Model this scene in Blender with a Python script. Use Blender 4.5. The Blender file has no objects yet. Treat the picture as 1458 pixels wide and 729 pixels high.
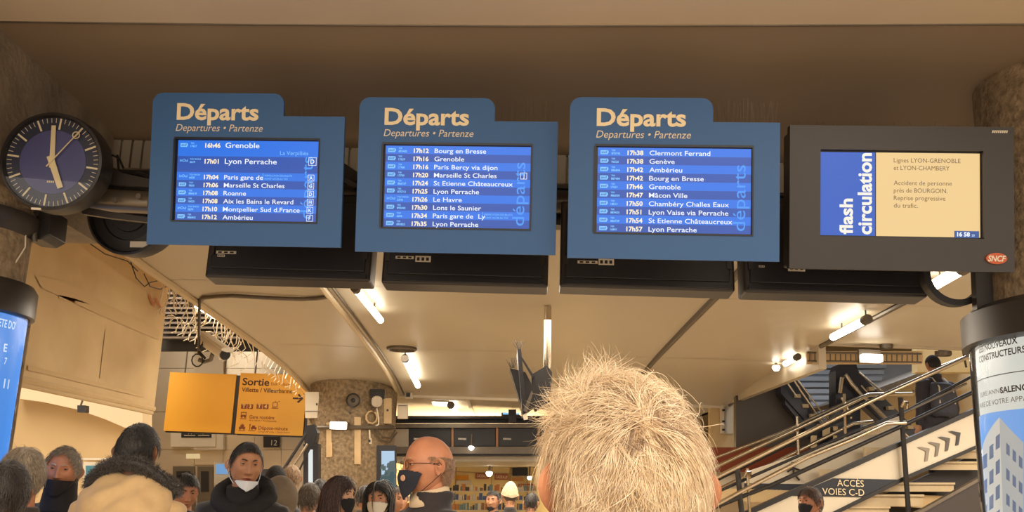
import bpy, bmesh, math, random
import numpy as np
from mathutils import Vector, Matrix, Quaternion, noise

random.seed(7)
rng = np.random.default_rng(7)
scene = bpy.context.scene
COL = scene.collection
R = math.radians
PI = math.pi

# ---------------------------------------------------------------- camera
F_PX, CX, CY = 1398.0, 729.0, 364.5          # image taken as 1458 x 729
PITCH, ROLL = R(13.5), R(2.0)
CAM = Vector((0, 0, 1.55))
fw = Vector((0, math.cos(PITCH), math.sin(PITCH)))
r0 = Vector((1, 0, 0)); u0 = Vector((0, -math.sin(PITCH), math.cos(PITCH)))
rt = r0*math.cos(ROLL) + u0*math.sin(ROLL)
up = -r0*math.sin(ROLL) + u0*math.cos(ROLL)
cd = bpy.data.cameras.new('camera'); cam = bpy.data.objects.new('camera', cd); COL.objects.link(cam)
cd.sensor_width = 36; cd.lens = 36*F_PX/1458; cd.clip_start = .05; cd.clip_end = 200
M = Matrix.Identity(4)
for i in range(3):
    M[i][0] = rt[i]; M[i][1] = up[i]; M[i][2] = -fw[i]; M[i][3] = CAM[i]
cam.matrix_world = M
scene.camera = cam

# ---------------------------------------------------------------- world, lights, exposure
w = bpy.data.worlds.new('hall_ambient'); scene.world = w; w.use_nodes = True
bg = w.node_tree.nodes['Background']
bg.inputs[0].default_value = (1.0, .88, .745, 1); bg.inputs[1].default_value = 1.75
scene.view_settings.view_transform = 'Standard'; scene.view_settings.look = 'None'
scene.view_settings.gamma = 1; scene.view_settings.exposure = 0.0; scene.view_settings.use_curve_mapping = False

def area(name, loc, sx, sy, power, col=(1, .87, .71), rot=(0, 0, 0)):
    l = bpy.data.lights.new(name, 'AREA'); l.shape = 'RECTANGLE'; l.size = sx; l.size_y = sy
    l.energy = power; l.color = col
    o = bpy.data.objects.new(name, l); COL.objects.link(o); o.location = loc; o.rotation_euler = rot
    return o
area('hall_light', (0, -1.6, 3.5), 4.0, .8, 230)                     # unseen general fill added behind the viewer and along the hall
area('hall_light', (-1.5, 1.2, 3.55), 1.6, .25, 36)
area('hall_light', (1.9, 1.9, 3.55), 1.6, .25, 58)
area('hall_light', (0, 10.5, 3.15), 3.2, 5.0, 300)  # more fill, added under the low vault
area('hall_light', (6.0, 9.0, 3.15), 2.5, 3.0, 240)
area('lobby_light', (-6.6, 8.5, 5.2), 3.5, 6.0, 420)  # unseen fill added to brighten the left lobby and banner
area('lobby_light', (-5.0, 14.5, 5.2), 3.0, 1.5, 360)
area('shop_light', (-.6, 20.0, 2.55), 4.0, 2.0, 500, (1, .84, .58))  # fill added to brighten the shop interior
area('escalator_light', (6.5, 15.5, 5.6), 3.0, 4.0, 300, (.8, .88, 1))  # bluish fill added above the escalators, no fixture modelled

# ---------------------------------------------------------------- pixel -> place
def ray(px, py):
    return fw + rt*((px-CX)/F_PX) - up*((py-CY)/F_PX)
def atY(px, py, Y):
    d = ray(px, py); return CAM + d*((Y-CAM.y)/d.y)
def atX(px, py, X):
    d = ray(px, py); return CAM + d*((X-CAM.x)/d.x)
def atZ(px, py, Z):
    d = ray(px, py); return CAM + d*((Z-CAM.z)/d.z)
def low_z(Y):                                  # profile of the low vaulted ceiling
    ys = [5.9, 8, 10, 12, 13.5, 14.6, 15.4]; zs = [3.42, 3.30, 3.26, 3.21, 3.14, 3.05, 2.96]
    return float(np.interp(Y, ys, zs))
def on_ceiling(px, py, dz=0.0):
    Y = 9.0
    for _ in range(30):
        p = atZ(px, py, low_z(Y)+dz); Y = .5*Y+.5*p.y
    return p

# ---------------------------------------------------------------- materials
def lin(c):
    c = c/255.0
    return c/12.92 if c <= .04045 else ((c+.055)/1.055)**2.4
def rgb(r, g, b): return (lin(r), lin(g), lin(b), 1)
MATS = {}
def mat(name, col, rough=.6, metal=0.0, var=.0, scale=8.0, bump=0.0, bscale=None, emit=0.0, trans=0.0, alpha=1.0,
        coat=0.0, stretch=None, sheen=0.0, col2=None, detail=4):
    if name in MATS: return MATS[name]
    m = bpy.data.materials.new(name); m.use_nodes = True
    nt = m.node_tree; n = nt.nodes; L = nt.links
    b = n['Principled BSDF']
    if len(col) == 3: col = rgb(*col)
    b.inputs['Base Color'].default_value = col
    b.inputs['Roughness'].default_value = rough; b.inputs['Metallic'].default_value = metal
    b.inputs['Transmission Weight'].default_value = trans; b.inputs['Alpha'].default_value = alpha
    b.inputs['Coat Weight'].default_value = coat; b.inputs['Sheen Weight'].default_value = sheen
    if emit:
        b.inputs['Emission Color'].default_value = col; b.inputs['Emission Strength'].default_value = emit
    if var or bump:
        tc = n.new('ShaderNodeTexCoord'); mp = n.new('ShaderNodeMapping'); L.new(tc.outputs['Object'], mp.inputs[0])
        if stretch: mp.inputs['Scale'].default_value = stretch
    if var:
        t = n.new('ShaderNodeTexNoise'); t.inputs['Scale'].default_value = scale; t.inputs['Detail'].default_value = detail
        L.new(mp.outputs[0], t.inputs['Vector'])
        mx = n.new('ShaderNodeMix'); mx.data_type = 'RGBA'
        c2 = (rgb(*col2) if col2 is not None and len(col2) == 3 else col2) if col2 is not None else tuple(list(np.clip(np.array(col[:3])*(1-var), 0, 1))+[1])
        c1 = col if col2 is not None else tuple(list(np.clip(np.array(col[:3])*(1+var), 0, 1))+[1])
        mr = n.new('ShaderNodeMapRange'); mr.inputs[1].default_value = .35; mr.inputs[2].default_value = .65
        L.new(t.outputs['Fac'], mr.inputs[0]); L.new(mr.outputs[0], mx.inputs[0])
        mx.inputs[6].default_value = c1; mx.inputs[7].default_value = c2
        L.new(mx.outputs[2], b.inputs['Base Color'])
    if bump:
        t2 = n.new('ShaderNodeTexNoise'); t2.inputs['Scale'].default_value = bscale or scale*3; t2.inputs['Detail'].default_value = 5
        L.new(mp.outputs[0], t2.inputs['Vector'])
        bp = n.new('ShaderNodeBump'); bp.inputs['Strength'].default_value = bump; bp.inputs['Distance'].default_value = .02
        L.new(t2.outputs['Fac'], bp.inputs['Height']); L.new(bp.outputs[0], b.inputs['Normal'])
    MATS[name] = m
    return m
def glow(name, col, s=1.0):
    """something that gives off light"""
    if name in MATS: return MATS[name]
    m = bpy.data.materials.new(name); m.use_nodes = True; nt = m.node_tree
    b = nt.nodes['Principled BSDF']
    c = rgb(*col) if len(col) == 3 else col
    b.inputs['Base Color'].default_value = (0.01, .01, .01, 1); b.inputs['Roughness'].default_value = .25
    b.inputs['Emission Color'].default_value = c; b.inputs['Emission Strength'].default_value = s
    MATS[name] = m
    return m
def glass(name, tint=(255, 255, 255), rough=.02, ior=1.5):
    if name in MATS: return MATS[name]
    m = bpy.data.materials.new(name); m.use_nodes = True; nt = m.node_tree
    for x in list(nt.nodes): nt.nodes.remove(x)
    out = nt.nodes.new('ShaderNodeOutputMaterial'); t = nt.nodes.new('ShaderNodeBsdfTransparent'); g = nt.nodes.new('ShaderNodeBsdfGlossy')
    t.inputs[0].default_value = rgb(*tint); g.inputs['Roughness'].default_value = rough
    fr = nt.nodes.new('ShaderNodeFresnel'); fr.inputs[0].default_value = ior
    mx = nt.nodes.new('ShaderNodeMixShader')
    nt.links.new(fr.outputs[0], mx.inputs[0]); nt.links.new(t.outputs[0], mx.inputs[1]); nt.links.new(g.outputs[0], mx.inputs[2])
    nt.links.new(mx.outputs[0], out.inputs[0])
    MATS[name] = m
    return m

M_ENAMEL = mat('tan_enamel_panel', (192, 178, 154), .36, .0, var=.05, scale=.8, bump=.06, bscale=6, stretch=(1, .3, 1))
M_UPPER = mat('upper_soffit_shaded', (146, 128, 108), .75, var=.08, scale=.6)  # dark tone carries the shade where little lamplight reaches
M_NEAR = mat('near_soffit_lit', (206, 188, 162), .7, var=.05, scale=.7)  # pale tone carries the light of nearby lamps
M_CONC = mat('speckled_concrete', (158, 136, 106), .9, var=1, col2=(116, 98, 74), scale=22, bump=.7, bscale=40, detail=8)
M_CONCD = mat('board_marked_concrete', (136, 122, 104), .9, var=.2, scale=5, bump=.5, bscale=26)
M_BLACK = mat('black_plastic', (34, 32, 34), .42, var=.1, scale=20)
M_HOUSE = mat('dark_grey_housing', (52, 46, 42), .38, .1, var=.06, scale=2)
M_CHAR = mat('charcoal_metal', (48, 45, 44), .45, .3)
M_STEEL = mat('brushed_steel', (208, 196, 176), .28, .55, var=.07, scale=.9, stretch=(.4, 1, 1.6), bump=.03, bscale=4)
M_CHROME = mat('polished_rail_metal', (196, 180, 156), .22, 1.0)
M_PIPE = mat('grey_steel_pipe', (110, 100, 88), .45, .6, var=.1, scale=6)
M_CREAM = mat('cream_print', (240, 222, 182), .5)
M_WHITE = mat('warm_white_paint', (222, 210, 188), .6, var=.04, scale=2)
M_TAN = mat('tan_wall_paint', (206, 178, 132), .8, var=.05, scale=1.2)
M_WOOD = mat('pale_wood_duct', (206, 176, 132), .6, var=.08, scale=6)
M_TUBE = glow('lit_tube', (255, 244, 222), 9.0)
M_LAMP = glow('lit_lamp', (255, 247, 230), 9.0)
M_NAVY = mat('navy_band', (34, 38, 50), .5)

# ---------------------------------------------------------------- mesh helpers
class MB:
    def __init__(s): s.v = []; s.f = []; s.m = []; s.mats = []; s.cur = 0
    def use(s, m):
        if m not in s.mats: s.mats.append(m)
        s.cur = s.mats.index(m); return s
    def add(s, vs, fs):
        k = len(s.v); s.v += [tuple(v) for v in vs]; s.f += [tuple(i+k for i in f) for f in fs]; s.m += [s.cur]*len(fs); return s
    def quad(s, a, b, c, d): return s.add([a, b, c, d], [(0, 1, 2, 3)])
    def box(s, x0, x1, y0, y1, z0, z1, mx=None):
        vs = [Vector((x, y, z)) for z in (z0, z1) for y in (y0, y1) for x in (x0, x1)]
        if mx: vs = [mx @ v for v in vs]
        return s.add(vs, [(0, 2, 3, 1), (4, 5, 7, 6), (0, 1, 5, 4), (2, 6, 7, 3), (0, 4, 6, 2), (1, 3, 7, 5)])
    def prism(s, pts, y0, y1):
        """polygon of (x,z) pushed from y0 (front) to y1"""
        n = len(pts)
        vs = [(p[0], y0, p[1]) for p in pts]+[(p[0], y1, p[1]) for p in pts]
        fs = [tuple(range(n)), tuple(range(2*n-1, n-1, -1))]+[(i, (i+n), (i+1) % n+n, (i+1) % n) for i in range(n)]
        return s.add(vs, fs)
    def hull(s, quadpts, off):
        """a slab: four world corners pushed along off"""
        a = [Vector(q) for q in quadpts]; n = len(a); b = [q+Vector(off) for q in a]
        return s.add(a+b, [tuple(range(n)), tuple(range(2*n-1, n-1, -1))]+[(i, i+n, (i+1) % n+n, (i+1) % n) for i in range(n)])
    def tube(s, pts, rad, n=8, cap=True, flat=1.0, flatdir=None):
        pts = [Vector(p) for p in pts]; N = len(pts)
        rs = rad if isinstance(rad, (list, tuple, np.ndarray)) else [rad]*N
        vs = []; prev = None
        for i, p in enumerate(pts):
            t = (pts[min(i+1, N-1)]-pts[max(i-1, 0)])
            if t.length < 1e-9: t = Vector((0, 0, 1))
            t.normalize()
            if prev is None:
                a = Vector((0, 0, 1)) if abs(t.z) < .9 else Vector((0, 1, 0))
                x = t.cross(a).normalized()
            else:
                x = (prev-t*prev.dot(t)).normalized()
            prev = x; y = t.cross(x)
            for k in range(n):
                a = 2*PI*k/n; vs.append(p+(x*math.cos(a)+y*math.sin(a)*flat)*rs[i])
        fs = [(i*n+k, i*n+(k+1) % n, (i+1)*n+(k+1) % n, (i+1)*n+k) for i in range(N-1) for k in range(n)]
        if cap: fs += [tuple(range(n-1, -1, -1)), tuple(range((N-1)*n, N*n))]
        return s.add(vs, fs)
    def rings(s, rr, n=20, cap=True):
        """rr: (cx,cy,cz,rx,ry[,power]) horizontal rings"""
        vs = []
        for q in rr:
            cx, cy, cz, rx, ry = q[:5]; pw = q[5] if len(q) > 5 else 1.0
            for k in range(n):
                a = 2*PI*k/n; c, sn = math.cos(a), math.sin(a)
                vs.append((cx+rx*math.copysign(abs(c)**pw, c), cy+ry*math.copysign(abs(sn)**pw, sn), cz))
        N = len(rr)
        fs = [(i*n+k, i*n+(k+1) % n, (i+1)*n+(k+1) % n, (i+1)*n+k) for i in range(N-1) for k in range(n)]
        if cap: fs += [tuple(range(n-1, -1, -1)), tuple(range((N-1)*n, N*n))]
        return s.add(vs, fs)
    def lathe(s, prof, n=48, axis='z', mx=None):
        """prof: list of (r,h) ; axis z or y(towards -y is h)"""
        vs = []
        for r, h in prof:
            for k in range(n):
                a = 2*PI*k/n
                v = Vector((r*math.cos(a), r*math.sin(a), h)) if axis == 'z' else Vector((r*math.cos(a), -h, r*math.sin(a)))
                vs.append(mx @ v if mx else v)
        N = len(prof)
        fs = [(i*n+k, i*n+(k+1) % n, (i+1)*n+(k+1) % n, (i+1)*n+k) for i in range(N-1) for k in range(n)]
        return s.add(vs, fs)
    def build(s, name, m=None, parent=None, smooth=False, bevel=0, fix=True):
        me = bpy.data.meshes.new(name); me.from_pydata(s.v, [], s.f)
        mats = s.mats if s.mats else [m]
        for q in mats: me.materials.append(q)
        if s.mats: me.polygons.foreach_set('material_index', s.m)
        if fix:
            b = bmesh.new(); b.from_mesh(me); bmesh.ops.recalc_face_normals(b, faces=b.faces); b.to_mesh(me); b.free()
        if smooth:
            me.polygons.foreach_set('use_smooth', [True]*len(me.polygons))
            try: me.set_sharp_from_angle(angle=R(40))
            except Exception: pass
        me.update()
        o = bpy.data.objects.new(name, me); COL.objects.link(o)
        if parent: o.parent = parent
        if bevel:
            md = o.modifiers.new('bevel', 'BEVEL'); md.width = bevel; md.segments = 2; md.limit_method = 'ANGLE'
        return o

def tag(o, label=None, cat=None, group=None, kind=None):
    if label: o['label'] = label
    if cat: o['category'] = cat
    if group: o['group'] = group
    if kind: o['kind'] = kind
    return o
def empty(name, loc, label, cat, group=None, mx=None):
    o = bpy.data.objects.new(name, None); COL.objects.link(o); o.empty_display_size = .1
    if mx is not None: o.matrix_world = mx
    else: o.location = loc
    return tag(o, label, cat, group)
def struct(o, label=None):
    o['kind'] = 'structure'
    if label: o['label'] = label
    return o
def basis(loc, yaw=0, tilt=0, roll=0):
    """local x right, -y towards viewer, z up. tilt>0: top leans to the viewer."""
    return Matrix.Translation(loc) @ Matrix.Rotation(yaw, 4, 'Z') @ Matrix.Rotation(tilt, 4, 'X') @ Matrix.Rotation(roll, 4, 'Y')

# text -> mesh in local x/z plane, facing -y
_tc = {}
def text_geo(s, bold=0.0, shear=0.0, space=1.0):
    key = (s, bold, shear, space)
    if key in _tc: return _tc[key]
    c = bpy.data.curves.new('t', 'FONT'); c.body = s; c.size = 1; c.offset = bold; c.shear = shear; c.resolution_u = 3
    c.space_character = space
    o = bpy.data.objects.new('t', c); COL.objects.link(o)
    bpy.context.view_layer.update()
    me = bpy.data.meshes.new_from_object(o.evaluated_get(bpy.context.evaluated_depsgraph_get()))
    vs = [tuple(v.co) for v in me.vertices]; fs = [tuple(p.vertices) for p in me.polygons]
    bpy.data.objects.remove(o); bpy.data.curves.remove(c); bpy.data.meshes.remove(me)
    _tc[key] = (vs, fs); return vs, fs
def put_text(mb, s, x, z, h=None, width=None, y=-.002, bold=0.0, shear=0.0, rot=0, align='l', mx=None, space=1.0, aspect=None):
    """h = cap height"""
    vs, fs = text_geo(s, bold, shear, space)
    if not vs: return
    xs = [v[0] for v in vs]; x0, x1 = min(xs), max(xs)
    sz = h/.70 if h else None
    sx = (width/(x1-x0)) if width else sz
    if sz is None: sz = sx
    if aspect: sx = sz*aspect
    out = []
    ca, sa = math.cos(rot), math.sin(rot)
    off = -x0 if align == 'l' else (-x1 if align == 'r' else -(x0+x1)/2)
    for v in vs:
        a = (v[0]+off)*sx; b = v[1]*sz
        p = Vector((x+a*ca-b*sa, y, z+a*sa+b*ca))
        out.append(mx @ p if mx else p)
    mb.add(out, fs)

def atD(px, py, dist): return CAM + ray(px, py)*dist

# ================================================================ SETTING
ZU = 3.67
struct(MB().box(-14, 14, -4, 30, -.12, 0).build('floor', mat('pale_floor_tile', (186, 170, 146), .35, var=.1, scale=3)))
# upper soffit coloured darker for shade; the one above the viewer coloured as lit
J = [atZ(x, y, ZU) for x, y in ((-250, 25), (0, 27), (360, 31), (729, 33), (1100, 32), (1458, 30), (1700, 28))]
def flat_poly(pts, z0, z1):
    n = len(pts); m_ = MB()
    m_.add([(p[0], p[1], z0) for p in pts]+[(p[0], p[1], z1) for p in pts], [tuple(range(n)), tuple(range(2*n-1, n-1, -1))]+[(i, i+n, (i+1) % n+n, (i+1) % n) for i in range(n)])
    return m_
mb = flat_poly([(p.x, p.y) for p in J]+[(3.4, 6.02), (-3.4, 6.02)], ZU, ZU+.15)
struct(mb.build('ceiling', M_UPPER), 'tan soffit with shade in its colour, above and behind the departure boards')
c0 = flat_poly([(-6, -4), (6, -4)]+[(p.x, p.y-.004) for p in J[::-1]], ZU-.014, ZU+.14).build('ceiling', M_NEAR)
struct(c0, 'tan soffit nearest the viewer with light in its colour, in front of a thin joint')
struct(MB().tube([(p.x, p.y, ZU-.012) for p in J], .008, 6).build('trim_1', M_PIPE))
# slatted fascia where the upper soffit drops to the low vault
zf = 3.40
mb = MB()
for i in range(95):
    x = -3.3+i*.07
    mb.box(x, x+.055, 6.0, 6.03, zf, ZU)
mb.box(-3.4, 3.4, 6.035, 6.06, zf, ZU)
struct(tag(mb.build('fascia', M_ENAMEL), 'ribbed tan fascia strip behind the departure boards'))
# low vault built as separate enamel panels
vault = bpy.data.objects.new('ceiling', None); COL.objects.link(vault); struct(vault, 'low tan vaulted ceiling of large enamel panels')
def strip(x0, x1, Y0, Y1, parent, x0b=None, x1b=None):
    n = max(2, int((Y1-Y0)/.35)); m = MB(); vs = []
    x0b = x0 if x0b is None else x0b; x1b = x1 if x1b is None else x1b
    for i in range(n+1):
        t = i/n; y = Y0+(Y1-Y0)*t; z = low_z(y)
        a = x0+(x0b-x0)*t; b = x1+(x1b-x1)*t
        for k in range(5):
            xx = a+(b-a)*k/4; vs.append((xx, y, z+.012*math.sin(PI*k/4)))
    vs2 = [(v[0], v[1], v[2]+.04) for v in vs]
    fs = [(i*5+k, i*5+k+1, (i+1)*5+k+1, (i+1)*5+k) for i in range(n) for k in range(4)]
    N = len(vs)
    m.add(vs+vs2, fs+[tuple(j+N for j in f[::-1]) for f in fs])
    return m.build('panel', M_ENAMEL, parent, smooth=True)
xs = [(-3.06, -1.72), (-1.66, 1.78), (1.84, 3.42)]
for (a, b) in xs:
    cuts = [5.95, 8.6, 12.0, 15.4]
    for i in range(3):
        strip(a, b, cuts[i]+.006, cuts[i+1]-.006, vault)
for (y0, y1) in ((5.95, 8.6), (8.606, 10.65)):
    strip(3.48, 6.2, y0, y1, vault); strip(6.206, 9.5, y0, y1, vault)
# seams : pale trims following the vault
def seam(x, Y0, Y1, wd=.035, m=M_PIPE, nm='trim_2'):
    pts = [(x, Y0+(Y1-Y0)*i/14, low_z(Y0+(Y1-Y0)*i/14)-.012) for i in range(15)]
    q = MB(); q.tube(pts, wd, 8); return struct(q.build(nm, m, smooth=True))
seam(-1.69, 5.95, 15.5, .032, mat('pale_seam', (214, 194, 160), .35), 'trim_2')
seam(1.81, 5.95, 15.5, .030, M_PIPE, 'trim_3')
seam(3.45, 5.95, 15.6, .026, M_PIPE, 'trim_4')
seam(-3.08, 5.95, 15.6, .04, mat('pale_edge', (200, 176, 138), .5), 'trim_5')
seam(-1.60, 5.95, 15.5, .012, M_PIPE, 'trim_6')
# side beams hanging below the upper soffit
mb = MB().box(-3.0, -2.55, -1, 5.9, 2.95, ZU+.1); struct(mb.build('beam', M_CONCD), 'dark concrete beam at the upper left')
mb = MB()
mb.add([(2.55, -1, ZU+.1), (2.55, 6, ZU+.1), (2.75, 6, 3.42), (2.75, -1, 3.42), (3.3, -1, 3.3), (3.3, 6, 3.3), (3.3, 6, ZU+.1), (3.3, -1, ZU+.1)],
       [(0, 1, 2, 3), (3, 2, 5, 4), (1, 6, 5, 2), (0, 3, 4, 7)])
struct(mb.build('beam', mat('tan_beam_paint', (150, 128, 98), .7, var=.1, scale=2)), 'tan painted beam at the upper right')
# concrete pillars carrying the beams
def pillar(x, y, r, name_label, z1=ZU):
    q = MB(); q.rings([(x, y, z, r, r) for z in (0, 1, 2, 3, z1)], 40)
    return struct(q.build('concrete_pillar', M_CONC, smooth=True), name_label)
pillar(2.84, 4.66, .47, 'round speckled concrete pillar behind the screen at the right edge')
PL = atD(0, 380, 4.9)
pillar(PL.x-.28, PL.y+.1, .33, 'round speckled concrete pillar under the clock at the left edge', 2.95)
# flared capital on left pillar
q = MB(); c = atD(-45, 322, 4.9)
q.lathe([(.28, -.10), (.30, -.05), (.36, .04), (.365, .10), (.30, .12)], 40, mx=Matrix.Translation((PL.x-.28, PL.y+.1, c.z)))
struct(q.build('capital', M_HOUSE, smooth=True), 'dark flared collar around the top of the left pillar')

# ---- far end of the hall
struct(MB().box(-3.1, 3.5, 15.45, 15.5, 2.955, 3.4).build('fascia', M_ENAMEL), 'tan end face of the vault')
struct(MB().box(-3.0, 3.5, 15.52, 24, 2.98, 3.05).build('ceiling', mat('far_ceiling_paint', (188, 172, 146), .6, var=.06)), 'flat pale ceiling at the far end of the hall')
struct(MB().box(-3.0, 3.45, 15.40, 15.52, 2.93, 2.965).build('trim_7', M_WHITE))
for i, px in enumerate((668, 745)):
    p = atZ(px, 575, 2.96); struct(MB().box(p.x-.03, p.x+.03, 15.6, 20, 2.95, 2.985).build('trim_%d' % (8+i), M_WHITE))
# back wall and side walls
struct(MB().box(-14, 14, 29, 29.1, 0, 8).build('wall_back', M_TAN))
struct(MB().box(-14, -13.9, -4, 29, 0, 8).build('wall_left', M_TAN))
struct(MB().box(13.9, 14, -4, 29, 0, 8).build('wall_right', M_TAN))
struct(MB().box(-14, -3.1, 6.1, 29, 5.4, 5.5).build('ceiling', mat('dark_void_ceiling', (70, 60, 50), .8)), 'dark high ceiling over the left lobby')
struct(MB().box(3.5, 14, 10.7, 29, 6.2, 6.3).build('ceiling', mat('blue_grey_ceiling', (120, 128, 140), .6)), 'blue grey high ceiling over the escalators')

# left lobby : tan wall, pale soffit, steel lined core
YW = 13.2
a = atY(30, 540, YW); b = atY(206, 590, YW)
mb = MB().box(-12, b.x, YW, YW+.2, 0, atY(120, 540, YW).z+1.2)
struct(mb.build('wall_left', M_TAN), 'plain tan wall below the pale soffit at the left')
# pale soffit : curved lower edge, running towards viewer
YS2 = 12.85; pts_px = [(14, 566), (60, 572), (110, 583), (150, 597), (180, 610), (203, 612)]
pp = [atY(x, y, YS2) for x, y in pts_px]
top = [atY(203, 568, YS2), atY(14, 520, YS2)]
poly = [(p.x, p.z) for p in pp]+[(p.x, p.z) for p in top]
mb = MB().prism(poly, YS2, 13.2)
struct(mb.build('soffit', mat('pale_soffit_paint', (224, 206, 172), .7)), 'pale curved soffit box under the hanging banner')

# steel core block of lifts
core = empty('lift_core', atY(330, 700, 19.0)*1.0, 'tall stainless steel clad lift block behind the yellow signs', 'lift'); YC = 19.0
core.location = (0, 0, 0)
def face_px(x0, y0, x1, y1, Y, m, name, parent, th=.05, mbin=None):
    A = atY(x0, y0, Y); Bq = atY(x1, y0, Y); C_ = atY(x1, y1, Y); D_ = atY(x0, y1, Y)
    q = mbin or MB(); q.hull([A, Bq, C_, D_], (0, th, 0))
    return q.build(name, m, parent) if mbin is None else None
for (x0, x1) in ((190, 214), (214.5, 276), (318, 362), (362.5, 400), (400.5, 452)):
    for (y0, y1) in ((470, 524), (524.6, 586), (586.6, 640), (640.6, 745)):
        face_px(x0, y0, x1, y1, YC, M_STEEL, 'panel', core)
face_px(276, 478, 318, 640, YC-.15, M_WHITE, 'column_cover', core, .2)
face_px(243, 610, 307, 636, YC-.2, M_WHITE, 'display_box', core, .3)
face_px(258, 612, 301, 623, YC-.22, M_BLACK, 'display', core, .04)
q = MB(); q.use(M_WHITE)
mx = basis(atY(268, 618, YC-.23)); put_text(q, 'A', 0, 0, .07, mx=mx); mx = basis(atY(286, 618, YC-.23)); put_text(q, 'C', 0, 0, .07, mx=mx)
for x0 in (262, 282): face_px(x0, 619.5, x0+16, 620.5, YC-.235, M_WHITE, 'x', core, .004, q)
q.build('display_text', M_WHITE, core)
face_px(276.5, 637, 317.5, 662, YC, M_STEEL, 'panel', core); face_px(276.5, 663, 317.5, 745, YC, M_STEEL, 'panel', core)
face_px(265, 646, 284, 653, YC-.04, glow('amber_display', (236, 206, 150), .8), 'indicator', core, .03)
for x0, x1 in ((246, 277), (281, 303)):
    dd = face_px(x0, 664, x1, 745, YC-.06, mat('lift_door_grey', (116, 106, 92), .4, .4), 'door', core, .05)
    o_ = face_px(x0+5, 671, x1-6, 700, YC-.08, M_CHAR, 'door_pane', dd, .03)
face_px(304.5, 658, 326, 690, YC-.07, M_WHITE, 'lit_notice_frame', core, .05)
face_px(308, 661, 325, 675, YC-.09, glow('blue_screen_lit', (120, 170, 220), .8), 'notice', core, .03)
# seat sign '12'
sg = tag(face_px(375, 619, 397.5, 637, 18.92, M_BLACK, 'number_sign', None, .06), 'small black platform number sign below the lettered yellow sign', 'sign')
q = MB(); mx = basis(atY(386, 634, 18.9)); put_text(q, '12', 0, 0, .10, mx=mx); q.build('number', M_WHITE, None).parent = sg
# dark louvres behind the light string
lv = empty('louvre_grille', (0, 0, 0), 'dark louvred grille behind the string of lights', 'grille')
A = atY(225, 395, 14.8)
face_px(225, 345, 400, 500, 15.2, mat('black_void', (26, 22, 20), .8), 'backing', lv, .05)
for i in range(12):
    face_px(228, 402+i*7, 400, 405+i*7, 15.0, mat('louvre_metal', (86, 76, 66), .5, .4), 'slat', lv, .12)
# wall right of the pillars, and dark wall behind rails
face = struct(face_px(1012, 560, 1048, 735, 15.45, M_TAN, 'wall_right', None, .2), 'narrow tan wall strip beside the dark wall')
struct(face_px(1000, 637, 1152, 672, 14.55, mat('rust_red_band', (128, 56, 26), .7), 'trim_10', None, .05), 'rust red band under the dark wall')
A, B_, C_, D_, E_ = [atY(x, y, 14.6) for x, y in ((1048, 560), (1108, 512), (1150, 560), (1175, 640), (1048, 640))]
mb = MB(); mb.prism([(p.x, p.z) for p in (A, B_, C_, D_, E_)], 14.6, 14.75)
struct(mb.build('wall_right', mat('charcoal_wall', (72, 62, 52), .45, var=.1, scale=.8)), 'large charcoal wall panel above the rust red band')
struct(face_px(1000, 660, 1200, 760, 14.7, M_WHITE, 'wall_right', None, .2), 'white wall below the rust red band')
# hinged white cabinet on tan wall
cb = empty('wall_cabinet', (0, 0, 0), 'tall white metal cabinet on the tan wall right of the white-haired head', 'cabinet')
face_px(1027.5, 576, 1044, 617, 15.3, M_WHITE, 'body', cb, .12); face_px(1031, 578, 1034, 616, 15.27, M_STEEL, 'hinge', cb, .02)
q = MB(); 
for yy in (584, 600, 612):
    p = atY(1030, yy, 15.26); q.box(p.x-.02, p.x+.02, p.y-.01, p.y, p.z-.015, p.z+.015)
q.build('latch', M_CHAR, cb)
# upper surfaces beyond the escalators
q = MB(); q.hull([atY(1100, 500, 22), atY(1330, 500, 22), atY(1330, 640, 22), atY(1100, 640, 22)], (0, .1, 0))
struct(q.build('wall_back', mat('blue_grey_slats', (150, 158, 170), .5, .2)), 'blue grey back wall beyond the escalators')
sl = bpy.data.objects.new('slatted_soffit', None); COL.objects.link(sl); struct(sl, 'blue grey slatted soffit beyond the escalators')
for i in range(9):
    y = 518+i*9
    face_px(1112+i*4, y, 1262-i*3, y+6, 21.6-.1*i, mat('soffit_slat', (164, 172, 182), .5, .2), 'slat', sl, .12)
# sloping tan soffit that follows the stairs
def slab_px(pts, Y0, dY, m, name, label=None):
    q = MB(); q.hull([atY(x, y, Y0) for x, y in pts], (0, dY, 0)); return struct(q.build(name, m), label)
slab_px([(1235, 572), (1392, 512), (1392, 548), (1235, 598)], 15.8, 2.0, mat('sloped_soffit_paint', (206, 180, 138), .6, var=.05), 'soffit', 'sloping tan soffit above the stairs, lower strip')
slab_px([(1215, 566), (1392, 500), (1392, 510), (1225, 571)], 15.2, 2.6, M_PIPE, 'trim_11')
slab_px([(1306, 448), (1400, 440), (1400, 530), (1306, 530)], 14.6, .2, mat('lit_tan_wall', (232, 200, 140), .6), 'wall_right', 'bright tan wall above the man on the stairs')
slab_px([(1243, 560), (1400, 520), (1400, 640), (1243, 640)], 16.4, .2, M_TAN, 'wall_right', 'tan wall behind the man on the stairs')
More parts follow.
